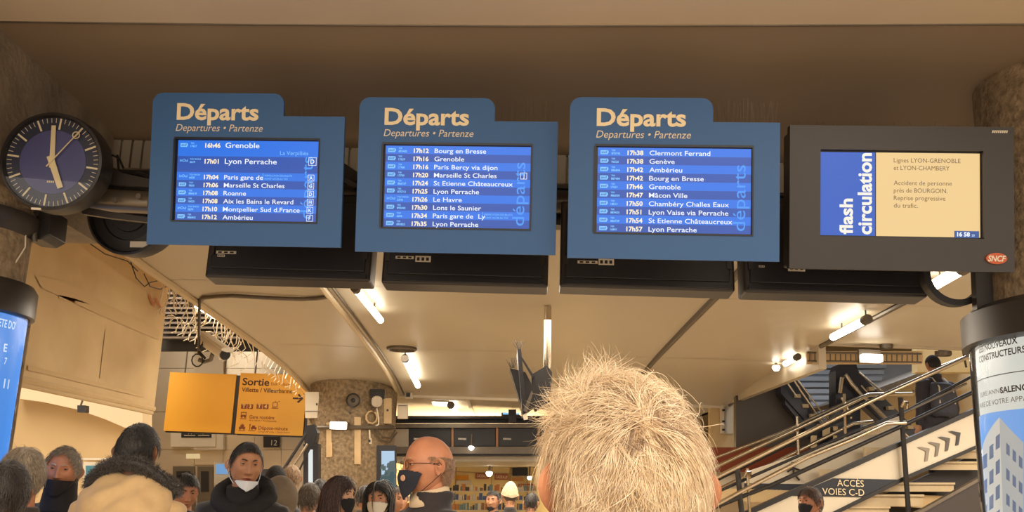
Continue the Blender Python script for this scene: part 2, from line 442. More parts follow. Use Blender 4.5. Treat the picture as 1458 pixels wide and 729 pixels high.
# downstand around the ceiling opening
struct(MB().box(3.46, 9.5, 10.66, 10.76, low_z(10.6)-.01, 6.2).build('fascia', M_ENAMEL), 'tan face above the escalator opening')
struct(MB().box(3.42, 3.5, 10.76, 29, 2.98, 6.2).build('fascia', M_ENAMEL), 'tan side face of the escalator opening')
_y = [6, 8, 10, 12, 13.5, 14.6, 15.4, 29]
struct(MB().add([(-3.10, y, low_z(y)) for y in _y]+[(-3.10, y, 5.4) for y in _y], [(i, i+1, i+9, i+8) for i in range(7)]).build('fascia', M_TAN), 'tan side face above the left edge of the vault')
struct(MB().box(-3.2, 3.6, 6.08, 11, 4.0, 4.05).build('ceiling', M_CHAR), 'hidden slab above the vault')

# ================================================================ BOARDS
M_BLUE = mat('board_blue', (46, 92, 146), .5)
M_BEZ = mat('screen_bezel', (16, 16, 20), .3)
S_BR = glow('screen_row_bright', (18, 112, 228), 1.0); S_DK = glow('screen_row_dark', (22, 78, 172), 1.0)
S_TXT = glow('screen_text_white', (238, 244, 255), 1.0); S_TIME = glow('screen_text_time', (255, 240, 205), 1.0)
S_CY = glow('screen_text_cyan', (120, 195, 255), 1.0); S_WM = glow('screen_watermark', (62, 150, 246), 1.0)
def rounded(u0, v0, u1, v1, uc, vs_, r=.05, n=6):
    """board outline with raised tab; CCW from bottom left"""
    P = [(u0, v0), (u1, v0), (u1, vs_), (uc, vs_)]
    def arc(cx, cy, a0, a1): return [(cx+r*math.cos(R(a0+(a1-a0)*i/n)), cy+r*math.sin(R(a0+(a1-a0)*i/n))) for i in range(n+1)]
    P += arc(uc-r, v1-r, 0, 90); P += arc(u0+r, v1-r, 90, 180); return P
def spikes(mb, x0, x1, z, h=.11, n=26, y=.03):
    for i in range(n):
        x = x0+(x1-x0)*(i+random.random()*.6)/n
        mb.tube([(x, y, z), (x+random.uniform(-.015, .015), y+random.uniform(-.03, .03), z+h*random.uniform(.75, 1.05))], .0007, 3, cap=False)
def badge(mb, x, z, w_, h_, y):
    mb.add([(x, y, z), (x+w_*.85, y, z), (x+w_, y, z+h_*.5), (x+w_*.9, y, z+h_), (x, y, z+h_)], [(0, 1, 2, 3, 4)])
def departure_board(px, py, wpx, rows, label, yaw, first_double=False, hook=None):
    dist = .95*F_PX/wpx
    e = empty('departure_board', (0, 0, 0), label, 'sign', 'blue departure boards', mx=basis(atD(px, py, dist), R(yaw), R(10)))
    SU0, SU1, SV0, SV1 = -.352, .352, -.252, .144
    out = rounded(-.475, -.37, .475, .37, .175, .26)
    # panel = outline with a rectangular hole, built from slices
    q = MB()
    q.prism([(-.475, -.37), (.475, -.37), (.475, SV0), (-.475, SV0)], 0, .02)
    q.prism([(-.475, SV0), (SU0, SV0), (SU0, SV1), (-.475, SV1)], 0, .02)
    q.prism([(SU1, SV0), (.475, SV0), (.475, SV1), (SU1, SV1)], 0, .02)
    q.prism([(-.475, SV1), (.475, SV1)]+out[2:], 0, .02)
    q.build('front_panel', M_BLUE, e)
    q = MB(); t = .006
    for (a, b, c, d) in ((SU0-t, SU1+t, SV1, SV1+t*1.6), (SU0-t, SU1+t, SV0-t, SV0), (SU0-t*1.6, SU0, SV0, SV1), (SU1, SU1+t, SV0, SV1)):
        q.box(a, b, -.004, .03, c, d)
    q.build('screen_frame', M_BEZ, e)
    MB().box(-.44, .44, .021, .14, -.35, .23).build('housing', M_HOUSE, e, bevel=.01)
    scr = MB().box(SU0, SU1, .012, .02, SV0, SV1).build('screen', M_BEZ, e)
    W_, H_ = SU1-SU0, SV1-SV0; rh = (H_-.008)/10; x0 = SU0+.008
    br, dk = MB(), MB(); tx, tm, cy, wm, pb = MB(), MB(), MB(), MB(), MB()
    z = SV1-.004; yy = .0115
    for i, r in enumerate(rows):
        tx, tm, cy = MB(), MB(), MB()
        k = 2 if (first_double and i < 2) else 1
        h = rh*k; z0 = z-h; big = 1.18 if k == 2 else 1.0
        (br if i % 2 == 0 else dk).quad((x0, yy, z0), (SU1-.003, yy, z0), (SU1-.003, yy, z), (x0, yy, z))
        typ, num, hh, dest = r[:4]; plat = r[4] if len(r) > 4 else None
        zb = z-rh*.86*(1.05 if k == 2 else 1)        # baseline
        if 'INOUI' in typ: put_text(cy, 'inOui', x0+.012, zb+.008, .013, y=yy-.001, bold=.015)
        else: 
            badge(cy, x0+.012, zb+.002, .038, .019, yy-.001)
            put_text(dk, 'sncf', x0+.017, zb+.007, width=.026, y=yy-.0018, bold=.02)
        put_text(cy, typ, x0+.062, zb+.017, .0075, y=yy-.001, bold=.02)
        put_text(cy, num, x0+.062, zb+.002, .0095, y=yy-.001, bold=.03)
        put_text(tm, hh, x0+.135, zb, .0205*big**.3, y=yy-.001, bold=.03, aspect=1.06)
        put_text(tx, dest, x0+.235, zb, .0215*big, y=yy-.001, bold=.008, aspect=1.22)
        if plat:
            px0 = SU1-.050; s = .034*(1.15 if k == 2 else .92); zc = zb-.004
            for (a, b, c, d) in ((0, s, 0, .0022), (0, s, s-.0022, s), (0, .0022, 0, s), (s-.0022, s, 0, s)):
                tx.quad((px0+a, yy-.001, zc+c), (px0+b, yy-.001, zc+c), (px0+b, yy-.001, zc+d), (px0+a, yy-.001, zc+d))
            put_text(tx, plat, px0+s/2, zc+s*.24, s*.52, y=yy-.0012, align='c', bold=.02)
        if len(r) > 5 and r[5]:
            xn, l1, l2 = r[5]
            cy.quad((x0+xn, yy-.001, z0+.004), (x0+xn+.002, yy-.001, z0+.004), (x0+xn+.002, yy-.001, z-.003), (x0+xn, yy-.001, z-.003))
            if l1: put_text(cy, l1, x0+xn+.008, zb+.016, width=.135, h=.009, y=yy-.001); put_text(cy, l2, x0+xn+.008, zb+.001, width=.115, h=.009, y=yy-.001)
        z = z0
        tx.build('destination_text', S_TXT, scr, fix=False); tm.build('time_text', S_TIME, scr, fix=False); cy.build('train_text', S_CY, scr, fix=False)
    cy = MB()
    if first_double: put_text(cy, 'La Verpilliès', SU1-.052, SV1-.004-rh*1.72, .019, y=yy-.001, align='r', aspect=1.06)
    put_text(wm, 'départs', SU1-.028, SV0+.018, .058, width=.30, y=yy-.0006, rot=PI/2, bold=.0)
    br.build('screen_rows', S_BR, scr, fix=False); dk.build('screen_rows', S_DK, scr, fix=False)
    if cy.f: cy.build('via_text', S_CY, scr, fix=False)
    wm.build('watermark_text', S_WM, scr, fix=False)
    q = MB(); put_text(q, 'Départs', -.352, .240, .078, width=.405, bold=.028); q.build('title_text', M_CREAM, e, fix=False)
    q = MB(); put_text(q, 'Departures • Partenze', -.354, .183, .034, width=.43, shear=.22); q.build('subtitle_text', M_WHITE, e, fix=False)
    q = MB(); spikes(q, .20, .47, .26); spikes(q, -.2, .2, .36, .03, 20, .1); q.build('bird_spikes', M_PIPE, e)['kind'] = 'stuff'
    for x in (-.3, .3): MB().box(x-.03, x+.03, .14, 1.12, .06, .13).build('mount_arm', M_CHAR, e)
    return e
VB = (.27, 'VERIFICATION DES BILLETS', 'AVANT ACCES AU TGV')
rows1 = [('TER', '17627', '16h46', 'Grenoble'), ('TGV INOUI', '6619', '17h01', 'Lyon Perrache', 'D'),
         ('TGV INOUI', '6628', '17h04', 'Paris gare de', 'A', (.425,)+VB[1:]), ('TGV', '9830', '17h06', 'Marseille St Charles', 'G'),
         ('TER', '886618', '17h08', 'Roanne', 'D'), ('TER', '18620', '17h08', 'Aix les Bains le Revard', 'H'),
         ('TGV INOUI', '9879', '17h10', 'Montpellier Sud d.France', 'K'), ('TER', '886842', '17h12', 'Ambérieu', 'F')]
rows2 = [('TER', '893402', '17h12', 'Bourg en Bresse'), ('TER', '17629', '17h16', 'Grenoble'), ('TER', '17768', '17h16', 'Paris Bercy via dijon'),
         ('TER', '17709', '17h20', 'Marseille St Charles', 'J'), ('TER', '886737', '17h24', 'St Etienne Châteaucreux'), ('TER', '875713', '17h25', 'Lyon Perrache'),
         ('TGV INOUI', '5378', '17h26', 'Le Havre'), ('TER', '895840', '17h30', 'Lons le Saunier'),
         ('TGV', '6696', '17h34', 'Paris gare de  Ly', None, (.470,)+VB[1:]), ('TER', '895825', '17h35', 'Lyon Perrache')]
rows3 = [('TER', '875742', '17h38', 'Clermont Ferrand'), ('TER', '96520', '17h38', 'Genève'), ('TER', '886844', '17h42', 'Ambérieu'),
         ('TER', '887484', '17h42', 'Bourg en Bresse'), ('TER', '17631', '17h46', 'Grenoble'), ('TER', '886030', '17h47', 'Mâcon Ville'),
         ('TER', '18013', '17h50', 'Chambéry Challes Eaux'), ('TER', '889433', '17h51', 'Lyon Vaise via Perrache'),
         ('TER', '886739', '17h54', 'St Etienne Châteaucreux'), ('TER', '16841', '17h57', 'Lyon Perrache')]
departure_board(350, 241, 281, rows1, 'left blue departure board, first train 16h46 Grenoble', -4, True)
departure_board(650, 249.5, 286, rows2, 'middle blue departure board, first train 17h12 Bourg en Bresse', -4)
departure_board(959, 254, 298, rows3, 'right blue departure board, first train 17h38 Clermont Ferrand', -4)

# flash information monitor
dist = 1.02*F_PX/312
IM = basis(atD(1283, 284, dist), R(-4), R(10))
e = empty('information_monitor', (0, 0, 0), 'large dark grey monitor with a traffic notice and small orange badge', 'monitor', mx=IM)
q = MB()
u0_, u1_, v0_, v1_ = -.368, .374, -.178, .232
for (a, b, c, d) in ((-.51, .51, v1_, .345), (-.51, .51, -.33, v0_), (-.51, u0_, v0_, v1_), (u1_, .51, v0_, v1_)): q.prism([(a, c), (b, c), (b, d), (a, d)], 0, .06)
q.build('front_frame', M_HOUSE, e)
MB().box(-.5, .5, .05, .2, -.32, .33).build('housing', M_HOUSE, e, bevel=.012)
scr = MB().box(u0_, u1_, .03, .04, v0_, v1_).build('screen', M_BEZ, e)
us = u0_+(1247-1168)/227*(u1_-u0_)
MB().quad((u0_+.004, .028, v0_+.008), (us, .028, v0_+.008), (us, .028, v1_-.008), (u0_+.004, .028, v1_-.008)).build('blue_field', glow('flash_blue', (24, 88, 190), 1), scr, fix=False)
MB().quad((us+.004, .028, v0_+.008), (u1_-.006, .028, v0_+.008), (u1_-.006, .028, v1_-.008), (us+.004, .028, v1_-.008)).build('yellow_field', glow('flash_sand', (236, 200, 138), 1), scr, fix=False)
q = MB()
put_text(q, 'circulation', us-.018, v0_+.014, .062, width=.385, rot=PI/2, y=.027, bold=.03)
put_text(q, 'flash', us-.105, v0_+.014, .058, width=.168, rot=PI/2, y=.027, bold=.03)
q.build('notice_title', glow('flash_white', (244, 240, 226), 1), scr, fix=False)
q = MB(); xt = us+.085
for i, (t_, wd) in enumerate((('Lignes LYON-GRENOBLE', .305), ('et LYON-CHAMBERY', .255), (None, 0), ('Accident de personne', .265), ('près de BOURGOIN.', .245), ('Reprise progressive', .235), ('du trafic.', .11))):
    if t_: put_text(q, t_, xt, .178-.0355*i, .021, width=wd, y=.0265)
q.build('notice_text', glow('flash_brown', (112, 84, 60), 1), scr, fix=False)
MB().quad((.25, .0265, v0_+.006), (.362, .0265, v0_+.006), (.362, .0265, v0_+.038), (.25, .0265, v0_+.038)).build('time_box', glow('time_blue', (24, 80, 150), 1), scr, fix=False)
q = MB(); put_text(q, '16 58', .262, v0_+.013, .019, width=.058, y=.025, bold=.04); put_text(q, '20', .328, v0_+.013, .01, y=.025); q.build('time_digits', S_TXT, scr, fix=False)
q = MB(); [q.quad((x, -.002, .317), (x+.006, -.002, .317), (x+.008, -.002, .329), (x+.002, -.002, .329)) for x in np.arange(.412, .475, .009)]; q.build('maker_mark', M_WHITE, e, fix=False)
q = MB(); spikes(q, -.5, .5, .345, .04, 40, .1); q.build('bird_spikes', M_PIPE, e)['kind'] = 'stuff'
MB().box(-.2, .2, .2, .5, -.1, .1).build('mount_arm', M_CHAR, e)
# side post with oval red badge and open hoop
e = empty('hoop_bracket', (0, 0, 0), 'dark open hoop bracket below the monitor with a tube lamp seen through it', 'bracket', mx=basis(atD(1358, 391, 5.0), R(-4), R(4)))
q = MB(); q.lathe([(.133, -.03), (.165, -.03), (.165, .05), (.133, .05), (.133, -.03)], 56, 'y'); q.build('hoop', M_CHAR, e, smooth=True)
MB().box(-.30, .27, .0, .06, .10, .22).build('top_plate', M_HOUSE, e)
e = empty('support_post', (0, 0, 0), 'dark grey post between the hoop and the right pillar', 'post', mx=basis(atD(1415, 400, 4.75), R(-4), R(4)))
MB().box(-.045, .10, .1, .16, -.18, .2).build('post_plate', M_HOUSE, e)
e = bpy.data.objects['information_monitor']; BX, BZ, BY = .425, -.268, -.012
q = MB()
n_ = 28
q.add([(BX+.047*math.cos(2*PI*i/n_), y_, BZ+.026*math.sin(2*PI*i/n_)) for y_ in (BY, 0) for i in range(n_)],
      [tuple(range(n_))]+[(i, i+n_, (i+1) % n_+n_, (i+1) % n_) for i in range(n_)])
bd = q.build('badge', mat('orange_badge', (186, 82, 32), .4), e)
q = MB(); put_text(q, 'SNCF', BX, BZ-.013, .026, width=.082, y=BY-.002, align='c', bold=.03, shear=.25); q.build('badge_text', M_WHITE, bd, fix=False)

# rear row of monitors facing the other way: dark backs seen under the boards
def rear_monitor(xa, ya, xb, yb, top, label, stickers, dist=5.35):
    c = atD((xa+xb)/2, (ya+yb)/2, dist); wd = (xb-xa)/F_PX*dist
    e = empty('rear_monitor', (0, 0, 0), label, 'monitor', 'black backs of the rear monitors', mx=basis(c, R(-2), R(-3)))
    q = MB(); h = .50
    q.prism([(-wd/2, 0), (wd/2, 0), (wd/2, h), (-wd/2, h)], .02, .20)
    q.build('housing', M_HOUSE, e, bevel=.012)
    MB().prism([(-wd/2+.03, .05), (wd/2-.03, .05), (wd/2-.03, h-.05), (-wd/2+.03, h-.05)], .005, .022).build('back_cover', M_BLACK, e, bevel=.004)
    MB().box(-wd/2+.02, wd/2-.02, .0, .02, .012, .035).build('lower_ridge', M_BLACK, e)
    for (sx, sy, sw, sh) in stickers:
        st = MB().box(sx*wd-wd/2, sx*wd-wd/2+sw, .001, .006, sy, sy+sh).build('sticker', M_WHITE, e)
        q = MB()
        for k in range(3): q.box(sx*wd-wd/2+sw*(.1+.3*k), sx*wd-wd/2+sw*(.28+.3*k), -.0005, .001, sy+sh*.2, sy+sh*.75)
        q.build('sticker_print', M_CHAR, st)
    MB().box(-.1, .1, -.25, .02, .3, .4).build('mount_arm', M_CHAR, e)
    for s_ in (-1, 1): MB().box(s_*wd/2*.93-.012, s_*wd/2*.93+.012, -.005, .01, .12, .17).build('side_clip', M_HOUSE, e)
    MB().box(-.1, .1, .2, .52, .3, .4).build('mount_arm', M_CHAR, e)
    return e
rear_monitor(288, 394, 526, 398, 350, 'black monitor back hanging below the left departure board', [(.06, .13, .11, .016), (.07, .112, .04, .012)])
rear_monitor(541, 402, 780, 407, 360, 'black monitor back hanging below the middle departure board', [(.08, .135, .10, .016), (.2, .12, .085, .034)])
rear_monitor(797, 407, 1047, 413, 370, 'black monitor back hanging below the right departure board', [(.1, .13, .11, .016), (.22, .125, .085, .034)])
rear_monitor(1062, 414, 1322, 422, 375, 'black monitor back hanging below the traffic notice monitor', [(.08, .135, .03, .01), (.24, .118, .09, .040)], 5.2)

# support truss behind the boards
Y1 = 5.72
e = empty('support_truss', (0, 0, 0), 'dark steel support beam with round tube carrying the row of boards', 'beam')
a = atY(20, 258, Y1+.2); 
zt = atY(645, 268, Y1).z; zb_ = atY(645, 330, Y1).z
q = MB().box(-2.53, 2.45, Y1-.04, Y1+.04, zb_+.08, zt); q.build('beam_plate', M_CHAR, e)
q = MB(); q.tube([(-2.53, Y1-.1, zt-.10), (2.45, Y1-.1, zt-.10)], .065, 20); q.build('round_tube', mat('pipe_dark_steel', (92, 84, 74), .35, .7), e, smooth=True)
q = MB(); q.box(-2.53, 2.45, Y1-.08, Y1+.08, zt, zt+.02); q.box(-2.53, 2.45, Y1-.06, Y1+.06, zb_+.05, zb_+.08); q.build('flange', M_HOUSE, e)
# bracket between the dial clock and the left board
e = empty('clock_bracket', (0, 0, 0), 'grey steel pipe bracket with gusset plates between the dial clock and left board', 'bracket'); YB = 4.86
q = MB(); q.tube([atY(96, 283, YB), atY(216, 289, YB)], .058, 20); q.build('pipe', mat('bracket_pipe', (128, 116, 100), .35, .6), e, smooth=True)
pl = [atY(x, y, YB-.07) for x, y in ((150, 232), (176, 248), (202, 254), (214, 256), (214, 268), (178, 266), (150, 262))]
MB().prism([(p.x, p.z) for p in pl], YB-.09, YB-.06).build('gusset_plate', M_HOUSE, e)
pl = [atY(x, y, YB-.07) for x, y in ((112, 294), (160, 303), (214, 311), (214, 318), (160, 312), (120, 306))]
MB().prism([(p.x, p.z) for p in pl], YB-.09, YB-.06).build('gusset_plate', M_HOUSE, e)
q = MB()
for px, py in ((164, 286), (198, 280)):
    p = atY(px, py, YB-.095); q.lathe([(0, .012), (.014, .012), (.014, 0)], 10, 'y', mx=Matrix.Translation(p))
q.build('bolt', M_PIPE, e)
q = MB(); q.tube([atY(148, 222, 5.0), atY(160, 221, 5.0), atY(170, 226, 5.0), atY(176, 240, 5.0)], .006, 6); q.build('cable', M_BLACK, e)

# ================================================================ CLOCKS
def clock(px, py, rpx, dist, label, back=False, yaw=4):
    e = empty('station_clock', (0, 0, 0), label, 'clock', mx=basis(atD(px, py, dist), R(yaw), R(8), R(0)))
    r = rpx/F_PX*dist; d = .20
    q = MB(); q.lathe([(r*.90, .0), (r*.90, .02), (r*.93, .035), (r*.98, .03), (r, .0), (r, -.12), (r*.95, -.16), (r*.90, -.165), (0, -.165)], 64, 'y')
    q.build('housing', M_BLACK, e, smooth=True)
    if back:
        q = MB(); q.lathe([(0, .012), (r*.42, .012), (r*.44, 0), (r*.62, 0), (r*.64, .016), (r*.66, .016), (r*.90, .002)], 48, 'y'); q.build('back_cover', M_CHAR, e, smooth=True)
        q = MB(); q.tube([(0, -.01, 0), (0, -.14, 0)], r*.2, 20); q.build('mount_boss', M_HOUSE, e, smooth=True)
        st = MB().box(.02, .14, -.018, -.010, -r*.80, -r*.66).build('sticker', M_WHITE, e)
        return e
    q = MB(); q.lathe([(0, .004), (r*.905, .004)], 64, 'y'); q.build('dial', mat('dial_dark_blue', (36, 42, 66), .3), e)
    q = MB(); q.lathe([(0, .007), (r*.64, .007), (r*.64, .004)], 64, 'y'); q.build('inner_disc', mat('dial_violet_blue', (74, 76, 128), .35), e)
    def mark(m, a, r0_, r1_, hw, y):
        s, c = math.sin(a), math.cos(a)
        m.add([(r0_*s+hw*c, y, r0_*c-hw*s), (r1_*s+hw*c, y, r1_*c-hw*s), (r1_*s-hw*c, y, r1_*c+hw*s), (r0_*s-hw*c, y, r0_*c+hw*s)], [(0, 1, 2, 3)])
    ROT = R(6)                                    # the dial sits turned clockwise
    for k in range(12):
        m = MB(); mark(m, k*PI/6+ROT, r*.66, r*.885, .0045, -.009); m.v = [(v[0], v[1], v[2]) for v in m.v]
        m.build('hour_mark', M_CREAM, e)
    m = MB()
    for k in range(60):
        if k % 5: mark(m, k*PI/30+ROT, r*.79, r*.885, .0014, -.009)
    m.build('minute_marks', M_CREAM, e)['kind'] = 'stuff'
    def hand(nm, a, L_, tail, w0, w1, y):
        s, c = math.sin(a), math.cos(a); q = MB()
        pts = [(-w0, -tail), (w0, -tail), (w1, L_), (-w1, L_)]
        pp = [(x*c+z*s, -x*s+z*c) for x, z in pts]
        q.prism(pp, y-.003, y); return q.build(nm, mat('hand_cream', (238, 218, 168), .4), e)
    hand('minute_hand', R(-2.5)+R(0), r*.73, r*.12, .013, .010, -.014)
    hand('hour_hand', R(158), r*.56, r*.12, .016, .013, -.019)
    s2 = hand('second_hand', R(38), r*.86, r*.14, .003, .002, -.025)
    q = MB(); cc = (math.sin(R(38))*r*.70, math.cos(R(38))*r*.70)
    ring = [(cc[0]+.016*math.cos(2*PI*i/20), -.026, cc[1]+.016*math.sin(2*PI*i/20)) for i in range(21)]
    q.tube(ring, .0028, 6, cap=False); q.build('ring', M_CREAM, s2)
    q = MB(); [q.quad((x, -.010, -r*.42), (x+.006, -.010, -r*.42), (x+.006, -.010, -r*.38), (x, -.010, -r*.38)) for x in (-.018, -.009, 0, .009)]; q.build('dial_text', M_CREAM, e, fix=False)
    q = MB(); q.lathe([(0, .032), (r*.92, .032)], 48, 'y'); q.build('glass', glass('clock_glass'), e)
    st = MB().box(-.07, -.025, -.036, -.02, -r*.985, -r*.945).build('sticker', M_WHITE, e)
    return e
clock(76, 231, 71.5, 4.75, 'round station clock with blue dial and cream hands at the left')
clock(185, 304, 61, 5.50, 'black back of a second round clock, low between the dial clock and left board', back=True, yaw=-6)
# grey box under the clock and the bracket plates
e = empty('junction_box', (0, 0, 0), 'grey metal box with chamfered bottom below the clock', 'box')
pl = [atY(x, y, 5.0) for x, y in ((30, 300), (74, 298), (70, 334), (57, 341), (34, 339))]
MB().prism([(p.x, p.z) for p in pl], 5.0, 5.2).build('body', M_HOUSE, e, bevel=.006)
q = MB(); q.tube([atY(47, 300, 4.97), atY(49, 345, 4.97)], .016, 8); q.tube([atY(38, 300, 4.97), atY(42, 322, 4.97)], .012, 8); q.build('conduit', M_PIPE, e, smooth=True)
q = MB(); q.tube([atY(37, 300, 4.9), atY(36, 352, 4.9), atY(22, 374, 4.85)], .004, 6); q.build('cable', M_WHITE, e)
e = tag(MB().hull([atY(0, 262, 4.95), atY(50, 296, 4.95), atY(48, 304, 4.95), atY(0, 310, 4.95)], (0, .08, 0)).build('bracket_plate', M_PIPE), 'grey bracket plate left of and below the clock', 'bracket')
# netting hung from the left beam
q = MB(); q.use(M_CHAR)
cl = mat('sagging_net', (104, 94, 82), .9)
for i in range(16):
    x0, y0 = 2+i*11, 92+i*8.6
    xe = x0+random.uniform(-4, 22); ye = y0+random.uniform(40, 95)
    q.tube([atY(x0, y0, 5.3), atY((x0+xe)/2+random.uniform(-4, 4), (y0+ye)/2, 5.25), atY(xe, ye, 5.2)], random.choice((.004, .006, .012)), 5)
tag(q.build('bird_netting', cl), 'dark bird netting bunched along the upper left beam', 'net', kind='stuff')
q = MB()
for i in range(9):
    p = atY(1345+i*3.6, 150-i*1.5+random.uniform(0, 6), 5.3)
    q.tube([p, p+Vector((random.uniform(-.02, .03), 0, -.09)), p+Vector((random.uniform(-.03, .05), 0, -.16))], .008, 5)
tag(q.build('bird_netting', cl), 'dark bird netting bunched in the corner above the traffic monitor', 'net', kind='stuff')
tag(MB().tube([atY(20, 118, 4.9), atY(26, 150, 4.9), atY(36, 172, 4.9)], .005, 6).build('cable', M_WHITE), 'thin pale cable hanging left of the clock top', 'cable')

# ================================================================ ADVERTISING COLUMNS
def ad_column(cx, cy_, r, ztop, zcap, cols, label):
    e = empty('advertising_column', (cx, cy_, 0), label, 'column')
    q = MB(); q.lathe([(0, ztop), (r*1.0, ztop), (r*1.05, ztop-.03), (r*1.05, zcap+.01), (r*1.0, zcap), (r*.96, zcap)], 72); q.build('cap', M_HOUSE, e, smooth=True)
    q = MB(); q.lathe([(r*.97, .35), (r*.97, zcap)], 72); q.build('poster', cols, e, smooth=True)
    q = MB(); q.lathe([(r*1.03, 0), (r*1.03, .35), (r*.9, .36)], 72); q.build('base', M_HOUSE, e, smooth=True)
    q = MB(); q.lathe([(r*1.01, .35), (r*1.01, zcap)], 72); q.build('glass_tube', glass('tube_glass', rough=.08, ior=1.12), e, smooth=True)
    return e
def bent_text(mb, s, cx, r, a0, z, h, width, bold=0.0, rot=0):
    """text wrapped round a column; a0 = angle from -y"""
    vs, fs = text_geo(s, bold, 0.0, 1.0); xs_ = [v[0] for v in vs]; x0_, x1_ = min(xs_), max(xs_); k = width/(x1_-x0_); kz = h/.7
    out = []
    for v in vs:
        a = a0+((v[0]-x0_)*k)/r; out.append((r*math.sin(a), -r*math.cos(a), z+v[1]*kz))
    mb.add(out, fs)
# right column: left silhouette passes (1380,500)..(1393,729)
RC = .78; cR = Vector((3.10, 4.72)); 
M_POST = glow('lit_poster_white', (214, 214, 204), .92)
eR = ad_column(cR.x, cR.y, RC, 2.52, 2.33, M_POST, 'glass advertising column with a white and blue apartment poster at the right edge')
def cyl_px(px, py, c, r):
    d = ray(px, py); ox, oy = CAM.x-c.x, CAM.y-c.y
    A_ = d.x**2+d.y**2; B2 = 2*(ox*d.x+oy*d.y); C2 = ox*ox+oy*oy-r*r; D2 = B2*B2-4*A_*C2
    if D2 < 0: return None
    t = (-B2-math.sqrt(D2))/(2*A_); p = CAM+d*t; return math.atan2(p.x-c.x, -(p.y-c.y)), p.z
rr = RC*.975
def patch(mb, a0, a1, z0, z1, r, n=10, skew=0.0):
    vs = [];
    for i in range(n+1):
        a = a0+(a1-a0)*i/n
        for z in (z0, z1): vs.append((r*math.sin(a), -r*math.cos(a), z+skew*i/n))
    mb.add(vs, [(i*2, i*2+2, i*2+3, i*2+1) for i in range(n)])
def colpt(px, py):
    for k in range(40):
        v = cyl_px(px+k, py, cR, rr)
        if v: return v
q = MB(); T_ = mat('print_dark', (70, 62, 60), .5)
for s, px, py, wpx, hpx, bo in (('LES NOUVEAUX', 1395, 503, 56, 10, .02), ('CONSTRUCTEURS', 1395, 517, 68, 10, .02), ('SALENGRO', 1425, 560, 60, 9, .03)):
    v = colpt(px, py); v2 = colpt(px+wpx, py); bent_text(q, s, 0, rr+.002, v[0], v[1], hpx/F_PX*4.3, (v2[0]-v[0])*rr, bo)
q.build('poster_text', T_, eR, fix=False)
q = MB()
for s, px, py, wpx, hpx in (('EURE ANNE', 1397, 566, 32, 7), ('FAIRE DE VOTRE APPARTEMENT', 1396, 582, 130, 8)):
    v = colpt(px, py); v2 = colpt(px+wpx, py); bent_text(q, s, 0, rr+.002, v[0], v[1], hpx/F_PX*4.3, (v2[0]-v[0])*rr)
q.build('poster_subtext', mat('print_grey', (140, 132, 124), .5), eR, fix=False)
q = MB()
v = colpt(1388, 500); patch(q, v[0]-.30, v[0]-.06, v[1]-.1, v[1]+.0, rr+.002, 5)
# simple house shaped mark
q = MB(); a_ = v[0]-.09
for k in range(3): patch(q, a_-.10+k*.035, a_-.082+k*.035, v[1]-.10, v[1]-.02+.02*(k % 2), rr+.002, 1)
patch(q, a_-.12, a_+.01, v[1]-.118, v[1]-.108, rr+.002, 2)
q.build('poster_emblem', T_, eR, fix=False)
vs_ = colpt(1392, 593); vb = colpt(1420, 729)
q = MB(); patch(q, vs_[0]-.7, vs_[0]+2.2, .4, vs_[1], rr+.0015, 40); q.build('poster_sky', glow('poster_sky_blue', (116, 164, 226), .95), eR, fix=False)
# the printed building: two faces + windows
def P(px, py): v = colpt(px, py); return Vector((rr*math.sin(v[0])*1.004, -rr*math.cos(v[0])*1.004, v[1])), v
def print_poly(mb, pts, k=1.004, n=8):
    # quad given by 4 px corners, subdivided on the column
    vs = [colpt(*p) for p in pts]; out = []
    for i in range(n+1):
        s = i/n
        for t in (0, 1):
            a = (vs[0][0]*(1-s)+vs[1][0]*s)*(1-t)+(vs[3][0]*(1-s)+vs[2][0]*s)*t
            z = (vs[0][1]*(1-s)+vs[1][1]*s)*(1-t)+(vs[3][1]*(1-s)+vs[2][1]*s)*t
            out.append((rr*k*math.sin(a), -rr*k*math.cos(a), z))
    mb.add(out, [(i*2, i*2+2, i*2+3, i*2+1) for i in range(n)])
q = MB(); print_poly(q, [(1393, 642), (1424, 594), (1430, 760), (1396, 760)]); q.build('poster_building', glow('poster_facade_light', (212, 206, 192), .9), eR, fix=False)
q = MB(); print_poly(q, [(1424, 594), (1458, 630), (1458, 760), (1430, 760)], 1.0042); q.build('poster_building', glow('poster_facade_shade', (180, 180, 176), .9), eR, fix=False)
q = MB()
for r_ in range(5):
    for c_ in range(3):
        x = 1401+c_*9; y = 650-c_*14+r_*36
        print_poly(q, [(x, y), (x+6, y-5), (x+6, y+15), (x, y+19)], 1.006, 2)
    for c_ in range(3):
        x = 1434+c_*9; y = 632+c_*9+r_*36
        print_poly(q, [(x, y-2), (x+5, y+3), (x+5, y+18), (x, y+14)], 1.0063, 2)
q.build('poster_windows', glow('poster_window', (104, 116, 140), .9), eR, fix=False)
q = MB(); v0 = colpt(1388, 546)
patch(q, v0[0]-.2, v0[0]+1.2, v0[1], v0[1]+.004, rr+.002, 20); q.build('poster_rule', T_, eR, fix=False)

